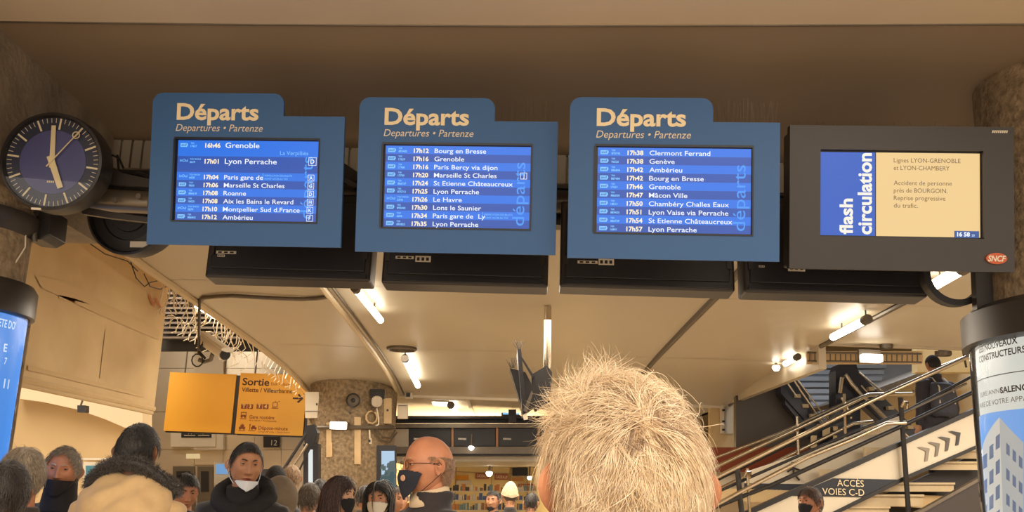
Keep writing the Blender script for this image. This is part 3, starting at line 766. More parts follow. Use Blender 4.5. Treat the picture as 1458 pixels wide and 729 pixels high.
# left column
cL = Vector((PL.x-.24, PL.y-.05))
pe = atD(38, 432, 4.8); rl = .42
cLx = pe.x-rl*.985; cLy = pe.y-.0
eL = ad_column(cLx, cLy, rl/1.05, atD(38, 412, 4.8).z+.03, atD(38, 450, 4.8).z-.01, glow('lit_poster_blue', (70, 140, 226), .95), 'glass advertising column with a lit blue poster at the left edge')
cR = Vector((cLx, cLy)); rr = rl/1.05*.975
def colptL(px, py):
    for k in range(-30, 120):
        v = cyl_px(px-k if k >= 0 else px, py, cR, rr)
        if v: return v
q = MB()
for s, px, py, wpx, hpx in (("ETE DO'", -3, 464, 38, 12), ('E', 4, 500, 8, 12), ('7', 5, 518, 6, 10), ('11', 4, 552, 14, 14)):
    v = colptL(px, py); bent_text(q, s, 0, rr+.002, v[0], v[1], hpx/F_PX*4.3, wpx/F_PX*4.3, .02)
q.build('poster_text', glow('poster_text_lit', (206, 226, 246), .95), eL, fix=False)
q = MB(); z0 = colptL(5, 575)[1]
for k in range(14):
    a = -.6+k*.16; hh = random.uniform(.10, .32); patch(q, a, a+.09, z0-.5, z0-.5+hh, rr+.002, 2)
q.build('poster_picture', glow('poster_greys', (150, 160, 170), .85), eL, fix=False)

# ================================================================ LEFT SIDE : banner, soffit lamp, signs
XB = -3.36
B0 = [atX(x, y, XB) for x, y in ((-40, 525), (218, 582))]
B1 = atX(238, 410, XB)
zt_ = 3.75
e = empty('banner', (0, 0, 0), 'large translucent tan mesh banner with faded print hanging at the left', 'banner')
q = MB(); n = 14
for i in range(n+1):
    t = i/n; y = B0[0].y+(B0[1].y-B0[0].y)*t; zb2 = B0[0].z+(B0[1].z-B0[0].z)*t
    q.v += [(XB+.003*math.sin(i*1.7), y, zb2), (XB+.003*math.sin(i*1.7), y, zt_), ]
q.f = [(i*2, i*2+2, i*2+3, i*2+1) for i in range(n)]; q.m = [0]*n
bm_ = mat('mesh_banner_cloth', (222, 194, 146), .8, var=1, col2=(206, 176, 130), scale=1.6)
o_ = q.build('cloth', bm_, e); md = o_.modifiers.new('s', 'SOLIDIFY'); md.thickness = .012
q = MB(); q.tube([B0[0], B0[1]], .028, 8); q.build('hem_bar', M_TAN, e)
q = MB(); q.tube([B0[0]+Vector((.1, 0, -.05)), B0[1]+Vector((.1, -.3, -.06))], .018, 8); q.build('lower_cord', M_TAN, e)
fp = mat('faded_print', (208, 178, 132), .85); xf = XB+.020
q = MB()
def bq(pts): q.add([atX(x, y, xf) for x, y in pts], [tuple(range(len(pts)))])
bq([(50, 392), (96, 402), (150, 432), (228, 470), (226, 484), (150, 452), (60, 410)])
bq([(84, 420), (128, 430), (128, 436), (84, 426)]); bq([(150, 470), (156, 472), (148, 540), (142, 538)])
bq([(40, 520), (205, 560), (205, 566), (40, 527)])
q.build('faded_print', fp, e, fix=False)
q = MB(); xf = XB+.03
for pts in ([(212, 424), (219, 438), (222, 428), (231, 446), (231, 440), (222, 422), (219, 431), (213, 418)],): bq(pts)
q.build('red_mark', mat('faded_red', (196, 128, 84), .8), e, fix=False)
e = empty('small_spotlight', (0, 0, 0), 'small black square spotlight hanging under the banner hem', 'lamp')
face_px(110, 577, 121, 587, 11.5, M_BLACK, 'head', e, .12)
q = MB(); q.tube([atY(115, 577, 11.55), atY(119, 566, 11.55)], .012, 5); q.build('stem', M_PIPE, e)

YS = 16.0
def hanging_sign(corners, label):
    P_ = [atY(x, y, YS) for x, y in corners]     # TL TR BR BL
    x0 = (P_[0].x+P_[3].x)/2; x1 = (P_[1].x+P_[2].x)/2; z1 = (P_[0].z+P_[1].z)/2; z0 = (P_[3].z+P_[2].z)/2
    e = empty('hanging_sign', (x0, YS, z0), label, 'sign', 'yellow hanging signs')
    W_, H_ = x1-x0, z1-z0
    MB().box(0, W_, 0, .03, 0, H_).build('front_panel', mat('sign_yellow', (232, 172, 58), .5), e)
    MB().box(.02, W_+.055, .03, .14, -.02, H_-.01).build('casing', M_BLACK, e)
    q = MB()
    for t in (.2, .8): q.tube([(W_*t, .08, H_), (W_*t, .08, 5.41-z0)], .012, 6)
    q.build('hanger', M_PIPE, e)
    return e, W_, H_, x0, z0
hanging_sign([(242, 530), (335, 533), (330, 617), (233, 613)], 'blank yellow hanging sign, left of the lettered one')
e, W_, H_, sx0, sz0 = hanging_sign([(343, 531), (438, 534), (431, 621), (334, 617)], 'yellow hanging exit sign lettered Sortie with an arrow')
def SP(px, py):
    p = atY(px, py, YS); return p.x-sx0, p.z-sz0
DK = mat('sign_dark_brown', (70, 36, 20), .6); RD = mat('sign_brown_red', (140, 74, 40), .6)
q = MB(); K = YS/F_PX
def st(mb, s, px, py, wpx, hpx, bold=0.0):
    x, z = SP(px, py); put_text(mb, s, x, z, hpx*K, width=wpx*K, bold=bold, y=-.004)
st(q, 'Sortie', 345, 548, 38, 10, .02); st(q, 'Villette / Villeurbanne', 344, 557.5, 72, 6, .012)
q.build('sign_title', DK, e, fix=False)
q = MB(); st(q, 'Exit • Uscita', 386, 548.5, 29, 4); st(q, 'Gare routière', 355, 596, 35, 5, .01); st(q, 'Bus station • Autostazione', 355, 599.5, 38, 2.4)
st(q, 'Dépose-minute', 368, 611.5, 41, 5, .01); st(q, 'Drop-off area • Sosta breve', 368, 615.5, 44, 2.4)
q.build('sign_text', RD, e, fix=False)
q = MB()
x0, z0 = SP(417, 567); x1, _ = SP(432, 567); hz = .022
q.add([(x0, -.004, z0-hz*.6), (x1-.02, -.004, z0-hz*.6), (x1-.02, -.004, z0+hz*.6), (x0, -.004, z0+hz*.6)], [(0, 1, 2, 3)])
for s_ in (-1, 1):
    q.add([(x1, -.0042, z0), (x1-.075, -.0042, z0+s_*.075), (x1-.10, -.0042, z0+s_*.055), (x1-.035, -.0042, z0)], [(0, 1, 2, 3)])
q.build('arrow', DK, e, fix=False)
q = MB(); wq = MB()
for px, a, b in ((343, 'T', '3'), (365, 'T', '4')):
    x0, z0 = SP(px, 582); s_ = .092
    for k, ch in enumerate((a, b)):
        q.quad((x0+k*(s_+.01), -.003, z0), (x0+k*(s_+.01)+s_, -.003, z0), (x0+k*(s_+.01)+s_, -.003, z0+s_*.85), (x0+k*(s_+.01), -.003, z0+s_*.85))
        put_text(wq, ch, x0+k*(s_+.01)+s_/2, z0+.015, .055, y=-.006, align='c', bold=.04)
q.build('tram_box', RD, e, fix=False); wq.build('tram_letter', mat('sign_cream', (236, 200, 120), .6), e, fix=False)
def icon(px, py, kind):
    q = MB(); x, z = SP(px, py); s = .1
    def rc(a, b, c, d): q.quad((x+a*s, -.004, z+c*s), (x+b*s, -.004, z+c*s), (x+b*s, -.004, z+d*s), (x+a*s, -.004, z+d*s))
    rc(-.05, 1.05, -.18, -.08)
    if kind == 'tram':
        rc(.1, .2, .1, .8); rc(.8, .9, .1, .8); rc(.1, .9, .02, .14); rc(.1, .9, .75, .84); rc(.45, .55, .84, 1.05); rc(1.0, 1.2, .95, 1.02); rc(1.1, 1.16, .9, 1.1)
    elif kind == 'bus': rc(.05, .15, .1, .9); rc(.85, .95, .1, .9); rc(.05, .95, .82, .95); rc(.1, .9, .2, .5); rc(.15, .35, 0, .2); rc(.65, .85, 0, .2)
    elif kind == 'taxi': rc(.0, 1., .15, .5); rc(.2, .8, .45, .8); rc(.1, .3, 0, .2); rc(.7, .9, 0, .2); rc(.35, .65, .82, .95)
    else: rc(.1, .22, 0, .7); rc(.05, .27, .72, .9); rc(.35, 1.25, .15, .45); rc(.5, 1.0, .4, .7); rc(.45, .62, 0, .2); rc(1., 1.15, 0, .2)
    q.build('pictogram', RD, e, fix=False)
icon(387, 580, 'tram'); icon(342, 595, 'bus'); icon(340, 612, 'taxi'); icon(354, 612, 'kiss')

# ---- camera on its conduit
e = empty('security_camera', (0, 0, 0), 'cream bullet security camera hanging from a conduit beside the light string', 'camera')
Yc = 8.9
a, b = atY(289, 483, Yc+.15), atY(320, 505, Yc-.25)
d_ = (b-a).normalized(); q = MB(); q.tube([a, a+d_*.02, b-d_*.02, b], [.05, .062, .062, .055], 10, flat=.85); q.build('body', M_WHITE, e, smooth=True)
q = MB(); q.tube([a+Vector((0, 0, .055))-d_*.02, b+Vector((0, 0, .055))+d_*.05], [.055, .06], 8, flat=.35); q.build('sun_shield', M_WHITE, e)
q = MB(); q.tube([b, b+d_*.02], .045, 12); q.build('lens', M_BLACK, e, smooth=True)
q = MB(); j = atY(283, 512, Yc); q.tube([atY(284, 428, Yc), atY(283, 505, Yc)], .014, 8); q.build('drop_pipe', M_PIPE, e, smooth=True)
q = MB(); q.tube([j, atY(291, 515, Yc), atY(300, 512, Yc-.05), atY(303, 503, Yc-.1)], .02, 8); q.build('bracket', M_PIPE, e, smooth=True)
q = MB(); q.tube([atY(283+8*math.cos(t/10*2*PI)-2, 513+9*math.sin(t/10*2*PI), Yc-.03) for t in range(11)], .007, 5); q.tube([atY(290, 487, Yc), atY(283, 500, Yc), atY(292, 510, Yc-.05)], .012, 6); q.build('cable_loop', M_BLACK, e)
q = MB(); pts = [(284, 430), (290, 424), (310, 422), (330, 421), (362, 423), (400, 425), (430, 426), (452, 425), (466, 423)]
q.tube([on_ceiling(x, y, -.02) for x, y in pts], .020, 8); tag(q.build('conduit', M_PIPE, smooth=True), 'grey conduit crossing the vault above the security camera', 'pipe')
# ---- light string : icicle wires along the vault edge
wire = mat('pale_light_wire', (232, 216, 186), .5)
q = MB(); XW = -3.17
def wpx(pts, r=.006, X=XW): q.tube([atX(x, y, X) for x, y in pts], r, 4, cap=False)
random.seed(3)
for i in range(26):
    t = i/25; x = 236+t*110; yt = 400+t*84
    L_ = random.uniform(22, 60)*(1-.55*t); dx = random.uniform(-26, 6)
    wpx([(x, yt), (x+dx*.3+random.uniform(-4, 4), yt+L_*.35), (x+dx*.8+random.uniform(-4, 4), yt+L_*.75), (x+dx, yt+L_)], random.choice((.004, .006, .008)))
for i in range(13):
    x = 234+i*9; y = 452+i*5+random.uniform(-6, 6)
    wpx([(x+11*math.sin(k/9*2*PI), y+13*math.cos(k/9*2*PI)+3) for k in range(8)], .005, XW-.1)
for i in range(12):
    x = 376+i*5; yt = 503+i*3.4
    wpx([(x, yt), (x-4+random.uniform(-3, 3), yt+12), (x+random.uniform(-5, 5), yt+22), (x-6, yt+random.uniform(23, 27))], .006)
for i in range(7):
    wpx([(320+i*8, 462+i*6), (324+i*8+random.uniform(-6, 6), 478+i*6), (316+i*8, 490+i*5)], .005)
tag(q.build('light_string', wire), 'tangled pale wires of a light string along the left edge of the vault', 'lights', kind='stuff')
for i, pts in enumerate(([(118, 340), (150, 362), (182, 372), (196, 386)], [(186, 372), (194, 396), (206, 408), (214, 402), (224, 400)], [(205, 390), (214, 408), (228, 412), (237, 408)])):
    q = MB(); q.tube([atX(x, y, XB+.12) for x, y in pts], .005, 5, cap=False); tag(q.build('cable', M_CHAR), ('thin dark cable drooping along the top of the banner, longest one', 'thin dark cable drooping in a loop near the banner top right corner', 'short dark cable loop at the right corner of the banner')[i], 'cable')

# ================================================================ LAMPS ON THE VAULT
def tube_lamp(p0, p1, label, r=.03, cap_dir=None, parent=None, group=None, rods=True):
    p0, p1 = Vector(p0), Vector(p1)
    e = empty('tube_lamp', p0, label, 'lamp', group); o = p0
    d = (p1-p0).normalized()
    q = MB(); q.tube([Vector(), p1-p0], r, 12); q.build('tube', M_TUBE, e, smooth=True)
    q = MB(); q.tube([-d*.07, d*.02], r*1.25, 12); q.build('end_cap', M_PIPE, e, smooth=True)
    if rods:
        for s in (-.02, .7):
            q = MB(); a = (p1-p0)*s; zc = low_z((p0+a).y)-p0.z; q.tube([a, Vector((a.x, a.y, zc))], .008, 6); q.build('hanger', M_PIPE, e)
    return e
c_ = lambda x, y, dz=-.09: on_ceiling(x, y, dz)
tube_lamp(c_(507, 412), c_(542, 456), 'lit tube lamp on the vault, just below the left and middle boards', .032)
tube_lamp(c_(577, 511), c_(595, 549), 'lit tube lamp on the vault beside the round ceiling vent', .04)
tube_lamp(atX(274, 431, -3.19), atX(316, 456, -3.19), 'lit tube lamp at the top of the light string', .030, rods=False)
tube_lamp(c_(1232, 456), c_(1186, 480), 'lit tube lamp on the vault left of the right advertising column', .036)
tube_lamp(c_(1371, 382), c_(1326, 408), 'lit tube lamp seen through the hoop bracket', .042)
tube_lamp(c_(1134, 509, -.06), c_(1118, 518, -.06), 'short bright lamp, middle one of the row by the escalators', .032, rods=False)
def globe(px, py, dz, r, label, Y=None, name='round_lamp'):
    p = on_ceiling(px, py, dz) if Y is None else atY(px, py, Y)
    e = empty(name, p, label, 'lamp')
    q = MB(); q.lathe([(0, -r), (r*.6, -r*.8), (r, -r*.1), (r*.8, r*.4), (0, r*.5)], 20); q.build('bulb', M_LAMP, e, smooth=True)
    q = MB(); q.tube([(0, 0, r*.4), (0, 0, r*.4+(.1 if Y is None else .2))], r*.35, 10); q.build('stem', M_PIPE, e, smooth=True)
globe(1105, 523, -.05, .05, 'small bright lamp, leftmost of the row by the escalators')
globe(1155, 506, -.05, .045, 'small bright lamp, rightmost of the row by the escalators')
e = empty('flood_lamp', atY(1241, 510, 10.5), 'wide bright flood lamp on the edge above the escalators', 'lamp')
MB().box(-.11, .11, -.04, .04, -.04, .04).build('lens', M_LAMP, e, bevel=.01); MB().box(-.12, .12, .04, .09, -.05, .10).build('housing', M_PIPE, e)
def disc(px, py, r, label, rings=4, nm='ceiling_vent'):
    p = on_ceiling(px, py, -.004); e = empty(nm, p, label, 'vent')
    q = MB(); q.lathe([(r, .02), (r, -.015), (r*.9, -.03), (r*.84, -.012), (r*.84, .01)], 40); q.build('rim', M_PIPE, e, smooth=True)
    q = MB(); q.lathe([(0, -.002), (r*.84, -.002)], 32); q.build('back', M_CHAR, e)
    for k in range(1, rings):
        rr_ = r*.84*k/rings; q = MB(); q.lathe([(rr_, -.004), (rr_+.008, -.028), (rr_+.016, -.004)], 32); q.build('ring', M_PIPE, e, smooth=True)
    return e
disc(572, 496, .185, 'round ringed ceiling vent between the two tube lamps')
disc(1262, 492, .07, 'tiny round vent on the vault beside the flood lamp', 2)
tag(disc(1343, 503, .09, 'small round vent near the top of the stairs', 2), None)
# ---- hanging monitor pair on pole
e = empty('hanging_monitor', (0, 0, 0), 'black monitors seen edge-on hanging on a steel pole left of the white-haired head', 'monitor')
ptop = on_ceiling(780, 437); YP = ptop.y
q = MB(); q.tube([ptop, atY(779, 525, YP)], .034, 14); q.build('pole', M_CHROME, e, smooth=True)
def slab(nm, pts, th, m, dy=0.0):
    q = MB(); q.hull([atY(x, y, YP+dy) for x, y in pts], (0, th, 0)); return q.build(nm, m, e)
slab('monitor_body', [(726, 524), (748, 530), (756, 545), (761, 578), (746, 590)], .30, M_CHAR, -.05)
slab('monitor_edge', [(736.5, 497), (742, 497), (750, 588), (744, 590)], .5, M_BLACK, -.3)
slab('stay', [(741, 508), (743, 508), (761, 536), (758, 538)], .05, M_BLACK, -.1)
slab('mount_block', [(757, 533), (779, 520), (786, 530), (784, 570), (762, 585), (757, 556)], .2, M_CHAR, -.04)
slab('corner_plate', [(745, 584), (757, 556), (759, 560), (750, 588)], .04, M_PIPE, -.34)
slab('label_tag', [(744, 591), (750, 588), (752, 597), (746, 598)], .02, M_WHITE, -.33)
q = MB()
for bx, by in ((738, 497), (728, 524)):
    for k in range(7):
        q.tube([atY(bx+k*.8-1, by, YP-.1), atY(bx+(k-3)*2.6, by-random.uniform(8, 15), YP-.1)], .0035, 4)
q.build('bird_spikes', M_PIPE, e)

# ================================================================ FAR PILLAR AND WHAT HANGS ON IT
pcx = (atY(437, 620, 15.1).x+atY(562, 620, 15.1).x)/2; prad = (atY(562, 620, 15.1).x-atY(437, 620, 15.1).x)/2
q = MB(); q.rings([(pcx, 15.1, z, prad, prad) for z in (0, 1, 2, 3.1)], 48)
struct(q.build('concrete_pillar', M_CONC, smooth=True), 'thick round concrete pillar at the far end of the vault')
def onp(px, py, off=0.0):
    """point on the far pillar's surface under a pixel"""
    d = ray(px, py); ox, oy = CAM.x-pcx, CAM.y-15.1; r_ = prad+off
    A_ = d.x**2+d.y**2; B2 = 2*(ox*d.x+oy*d.y); C2 = ox*ox+oy*oy-r_*r_; D2 = max(0, B2*B2-4*A_*C2)
    return CAM+d*((-B2-math.sqrt(D2))/(2*A_))
def round_speaker(px, py, rpx, label, grid):
    p = onp(px, py, .16); r = rpx/F_PX*14.4
    e = empty('round_speaker', p, label, 'speaker')
    q = MB(); q.lathe([(0, -.16), (r*.6, -.16), (r, -.02), (r, .02), (r*.86, .03), (r*.84, 0)], 30, 'y'); q.build('housing', M_CHAR, e, smooth=True)
    q = MB(); q.lathe([(0, .01), (r*.84, 0)], 30, 'y'); q.build('cone', M_PIPE, e, smooth=True)
    q = MB(); q.lathe([(0, .03), (r*.3, .02), (r*.34, .005)], 20, 'y'); q.build('dust_cap', M_CHAR, e, smooth=True)
    if grid:
        q = MB()
        for k in range(-3, 4):
            w_ = math.sqrt(max(0, 1-(k/4)**2))*r
            q.tube([(k*r/4, -.035, -w_), (k*r/4, -.035, w_)], .006, 4); q.tube([(-w_, -.035, k*r/4), (w_, -.035, k*r/4)], .006, 4)
        q.build('guard_grid', M_WHITE, e)
    q = MB(); q.tube([(0, .02, -r*.9), (-.06, .05, -r*1.5), (-.04, .1, -r*1.8)], .012, 6); q.build('bracket', M_PIPE, e)
round_speaker(502.8, 570, 10, 'round grey speaker at the top left of the far pillar', False)
round_speaker(537, 572, 8, 'round speaker with wire guard at the top right of the far pillar', True)
def pbox(nm, x0, y0, x1, y1, off, th, m, label, cat, extra=None, Y=None):
    A_ = onp((x0+x1)/2, (y0+y1)/2, off) if Y is None else None; yy = A_.y if Y is None else Y
    e = empty(nm, (0, 0, 0), label, cat); face_px(x0, y0, x1, y1, yy, m, 'body', e, th)
    for (nm2, a, b, c, d, m2) in (extra or []): face_px(a, b, c, d, yy-.012, m2, nm2, e, .012)
    return e
pbox('electrical_cabinet', 434.5, 558, 454, 595, .1, .25, M_WHITE, 'pale metal cabinet left of the speakers on the far pillar', 'cabinet', [('hinge', 450, 574, 452, 577, M_CHAR), ('seam_line', 435, 585, 454, 586, M_PIPE)], 14.6)
pbox('cable_duct', 464.5, 602, 472, 651, .02, .08, M_WOOD, 'short pale vertical duct under the bright lamp on the far pillar', 'duct', [('lid', 469, 630, 473, 650, M_WOOD)])
pbox('cable_duct', 504.5, 594, 513.5, 661, .02, .08, M_WOOD, 'long pale vertical duct in the middle of the far pillar', 'duct')
pbox('junction_box', 546.5, 567, 557, 603, .05, .1, M_WOOD, 'tall cream box with a black eye beside the guarded speaker', 'box', [('eye', 550.5, 582.5, 553, 585.5, M_BLACK)])
pbox('junction_box', 566, 575, 580, 596, .0, .12, M_WHITE, 'square cream box right of the far pillar top', 'box', [('lid_line', 567, 577, 579, 578, M_PIPE)], 14.9)
pbox('wire_cage', 527, 554, 546, 566, .1, .2, M_CHAR, 'dark frame above the guarded speaker', 'frame')
pbox('socket_box', 523, 624, 529, 632, .0, .06, M_WHITE, 'small white socket box low on the far pillar', 'box', [('socket', 524.5, 626, 527.5, 629.5, M_CHAR)])
q = MB(); q.tube([onp(x, 608.5, .05) for x in range(452, 561, 9)], .03, 8); tag(q.build('conduit', M_PIPE, smooth=True), 'grey conduit running across the far pillar at lamp height', 'pipe')
for i, pts in enumerate(([(526, 612), (526.5, 624)], [(536, 580), (539, 595), (539, 604), (533, 608)], [(535, 609), (545, 622), (556, 624), (563, 612)], [(530, 610), (542, 627), (555, 630), (565, 616)])):
    q = MB(); q.tube([onp(x, y, .06) for x, y in pts], .012, 6)
    tag(q.build('cable', M_WHITE if i < 2 else M_PIPE), ('white cable above the small socket box', 'white cable curling below the guarded speaker', 'grey cable sagging across the far pillar, upper one', 'grey cable sagging across the far pillar, lower one')[i], 'cable')
q = MB(); q.tube([onp(529+8*math.cos(k/9*2*PI), 594+9*math.sin(k/9*2*PI), .06) for k in range(10)], .014, 6); tag(q.build('cable_coil', M_WOOD), 'coiled tan cable between duct and guarded speaker', 'cable')
e = empty('wall_lamp', onp(482, 606, .2), 'bright rectangular lamp on the far pillar', 'lamp')
MB().box(-.115, .115, -.05, .02, -.05, .05).build('lens', M_LAMP, e, bevel=.01); MB().box(-.12, .12, .02, .22, -.04, .06).build('housing', M_PIPE, e)
# lit display stands by the pillar
e = empty('display_stand', (0, 0, 0), 'tall black display with a lit snowy picture right of the far pillar', 'display'); YD = 13.6
face_px(536, 634, 563, 760, YD, M_BLACK, 'frame', e, .15)
face_px(543, 642, 561.5, 745, YD-.02, glow('picture_sky', (176, 206, 232), .95), 'screen', e, .02)
q = MB(); q.use(glow('picture_dark', (84, 104, 106), .8))
random.seed(5)
for i in range(34):
    x = random.uniform(544, 560); y = random.uniform(662, 728); s_ = random.uniform(1, 3)
    A_ = atY(x, y, YD-.025); h_ = s_*.02; q.quad(A_+Vector((-h_, 0, -h_)), A_+Vector((h_, 0, -h_)), A_+Vector((h_*.8, 0, h_*1.5)), A_+Vector((-h_*.6, 0, h_*1.2)))
q.build('picture', None, e, fix=False)
e = empty('display_stand', (0, 0, 0), 'black display stand with a lit white strip left of the far pillar', 'display')
face_px(432, 632, 453, 760, 12.8, M_BLACK, 'frame', e, .2); face_px(439, 640, 445, 700, 12.78, glow('white_strip', (222, 228, 226), 1), 'lit_strip', e, .02)
q = MB(); q.hull([atY(x, y, 12.85) for x, y in ((436, 606), (447, 604), (452, 616), (450, 633), (434, 633), (432, 618))], (0, .15, 0)); q.build('top_unit', M_BLACK, e)
q = MB(); q.tube([atY(425, 672, 12.7), atY(450, 620, 12.7)], .012, 6); q.build('stay_rod', M_CHAR, e)
q = MB(); q.tube([atY(404, 668, 12.6), atY(436, 618, 12.6)], .02, 8); tag(q.build('guide_rail', M_CHAR), 'thin dark sloping rail left of the far pillar', 'rail')
q = MB(); q.tube([atY(412, 672, 12.6), atY(438, 632, 12.6)], .016, 8); tag(q.build('guide_rail', M_CHROME), 'thin bright sloping rail left of the far pillar', 'rail')
# far end ceiling fittings
e = empty('dome_camera', atY(582, 563, 15.3), 'small white camera under the far edge of the vault', 'camera')
MB().box(-.06, .06, -.08, .06, -.05, .05).build('body', M_WHITE, e, bevel=.01); q = MB(); q.tube([(.02, 0, .04), (.02, 0, .13)], .02, 8); q.build('stem', M_WHITE, e); MB().box(-.03, .03, -.10, -.08, -.03, .03).build('lens', M_BLACK, e)
e = empty('flat_lamp', atZ(628, 574, 2.95), 'flat bright lamp on the far ceiling', 'lamp'); MB().box(-.13, .13, -.2, .2, -.03, .0).build('lens', M_LAMP, e); MB().box(-.15, .15, -.22, .22, 0, .03).build('housing', M_WHITE, e)
tube_lamp(atZ(642, 577, 2.90), atZ(649, 587, 2.90), 'short tube lamp on the far ceiling', .05, rods=False)
e = empty('ceiling_screen', (0, 0, 0), 'small blue lit screen under the far ceiling left of the white-haired head', 'screen')
face_px(714, 575, 741, 592, 18.5, M_CHAR, 'housing', e, .1); face_px(716, 577, 740, 590, 18.47, glow('cyan_screen', (120, 190, 236), 1.1), 'screen', e, .02)
q = MB(); q.tube([atY(727, 575, 18.5), atY(727, 560, 18.5)], .02, 6); q.build('stem', M_PIPE, e)
pbox('beam_box', 724, 583, 735, 601, 0, .2, M_CHAR, 'small dark box on the shopfront beam', 'box', None, 17.2)

# ================================================================ SHOP
sh = bpy.data.objects.new('shopfront', None); COL.objects.link(sh); struct(sh, 'shopfront frame of dark beams and black panels at the far end')
YF = 17.4
face_px(556, 592, 790, 596, YF, M_CHAR, 'beam', sh, .3); face_px(556, 603, 790, 609, YF-.1, M_PIPE, 'beam', sh, .4)
face_px(556, 596.5, 790, 602.5, YF+.2, M_CHAR, 'infill', sh, .1)
face_px(556, 609.5, 790, 638, YF+.15, M_PIPE, 'backing', sh, .2)
face_px(560, 611, 582, 640, YF+.05, M_STEEL, 'grey_panel', sh, .1)
for x0, x1 in ((583, 642), (646.5, 705), (710.5, 765), (770, 820)):
    o_ = face_px(x0, 610.5, x1, 635, YF, M_BLACK, 'black_panel', sh, .1)
    p_ = atY((x0+6), 626, YF-.005); q = MB(); [q.quad((x, 0, 0), (x+.018, 0, 0), (x+.018, 0, .03), (x, 0, .03)) for x in (0, .024, .048, .072, .096, .12)]; q.v = [(v[0]+p_.x, v[1]+p_.y, v[2]+p_.z) for v in q.v]; q.build('panel_mark', M_WHITE, o_, fix=False)
for x in (644.3, 707.8, 767): face_px(x-1.6, 609, x+1.6, 637, YF-.03, mat('copper_post', (150, 104, 70), .4, .4), 'post', sh, .1)
face_px(556, 636, 800, 646, YF-.15, M_PIPE, 'fascia', sh, .4); face_px(556, 646.6, 800, 649, YF-.1, M_CHAR, 'fascia_edge', sh, .3)
struct(face_px(555, 649, 800, 657, YF+.2, M_WHITE, 'ceiling', None, 6), 'pale shop ceiling behind the fascia')
M_SHOP = mat('shop_wall_cream', (250, 226, 160), .7)
struct(face_px(520, 640, 830, 780, 21.8, M_SHOP, 'wall_back', None, .1), 'cream back wall inside the shop')
q = MB()
for x in (600, 650, 701, 727, 752): A_ = atY(x, 655, 21.78); q.box(A_.x-.012, A_.x+.012, 21.77, 21.8, .2, A_.z)
for y in (662, 672): A_ = atY(660, y, 21.78); q.box(-3.2, 1.4, 21.775, 21.8, A_.z-.008, A_.z+.008)
struct(q.build('trim_12', M_TAN), 'thin tan battens on the shop back wall')
RED = mat('shop_sign_brown_red', (166, 84, 50), .6)
def shop_sign(x0, y0, x1, y1, m, label, text=None, tm=None, Y=21.7):
    e = empty('shop_sign', (0, 0, 0), label, 'sign', 'small signs on the shop wall'); face_px(x0, y0, x1, y1, Y, m, 'board', e, .05)
    k = Y/F_PX
    if text:
        A_ = atY(x0, y1, Y-.01); q = MB(); put_text(q, text, A_.x+1.6*k, A_.z+(y1-y0)*.26*k, (y1-y0)*.5*k, width=(x1-x0-3.2)*k, bold=.02, y=A_.y); q.build('sign_text', tm or M_CREAM, e, fix=False)
    return e
shop_sign(677, 673.5, 696, 681.5, RED, 'brown red shop sign left of the brightest shop lamp', 'CADEAUX')
shop_sign(704, 675, 724, 683, RED, 'brown red shop sign right of the brightest shop lamp', 'CADEAUX')
shop_sign(729.5, 666, 751.5, 677.5, M_CHAR, 'dark framed lettered poster on the shop wall', None)
shop_sign(729, 680, 745.5, 684.8, mat('ochre', (196, 136, 66), .6), 'small ochre shop strip under the dark poster', None)
shop_sign(738, 689, 761, 695, RED, 'brown red shop sign beside the white-haired head', 'CADEAUX')
shop_sign(650, 684, 671, 691, M_WHITE, 'white shop sign above the bald man shoulder', None)
shop_sign(649, 677, 667, 683, mat('orange_sign', (222, 150, 40), .6), 'orange shop sign above the white one', None)
globe(696.6, 673.6, 0, .07, 'brightest shop lamp between the two brown red signs', 20.6, 'shop_lamp')
globe(754, 680, 0, .05, 'shop lamp beside the dark poster', 20.6, 'shop_lamp')
globe(671, 637, 0, .05, 'small globe lamp on the shop fascia', 17.1, 'shop_lamp')
globe(683, 655, 0, .03, 'tiny shop lamp under the shop ceiling', 19.5, 'shop_lamp')
# shelves with goods
shelf = empty('display_shelf', (0, 0, 0), 'long shelf unit with rows of goods inside the shop', 'shelf')
for y in (699, 712, 726, 741): face_px(545, y, 765, y+1.4, 19.4, M_WHITE, 'shelf_board', shelf, .35)
random.seed(11); gm = [mat('goods_%s' % n_, c, .5) for n_, c in (('white', (228, 218, 200)), ('teal', (120, 150, 150)), ('brown', (150, 112, 76)), ('black', (70, 62, 56)), ('orange', (206, 130, 60)), ('blue', (70, 100, 150)))]
proto = {}
ORD = ['first', 'second', 'third', 'fourth', 'fifth', 'sixth', 'seventh', 'eighth', 'ninth', 'tenth', 'eleventh', 'twelfth', 'thirteenth', 'fourteenth', 'fifteenth', 'sixteenth', 'seventeenth', 'eighteenth']
for y in (699, 712, 726):
    x = 548; cnt = {}; shn = {699: 'top', 712: 'middle', 726: 'lower'}[y]
    while x < 762:
        wv = random.uniform(2.2, 5.0); hv = random.uniform(4, 9.5); m = random.choice(gm)
        A_ = atY(x, y-.2, 19.45)
        if m.name not in proto:
            b_ = MB(); b_.box(-.5, .5, 0, .16, 0, 1); b_.box(-.38, .38, -.004, 0, .25, .6)
            o_ = b_.build('packet', m)
            proto[m.name] = o_
        else:
            o_ = proto[m.name].copy(); COL.objects.link(o_)
        o_.location = A_; o_.scale = (wv*19.4/F_PX, 1, hv*19.4/F_PX)
        cn = m.name.split('_')[1]; cnt[cn] = cnt.get(cn, -1)+1
        tag(o_, '%s %s packet from the left on the %s shop shelf' % (ORD[cnt[cn]], cn, shn), 'packet', '%s packets on the shop shelves' % m.name.split('_')[1])
        x += wv+random.uniform(.5, 2.0)
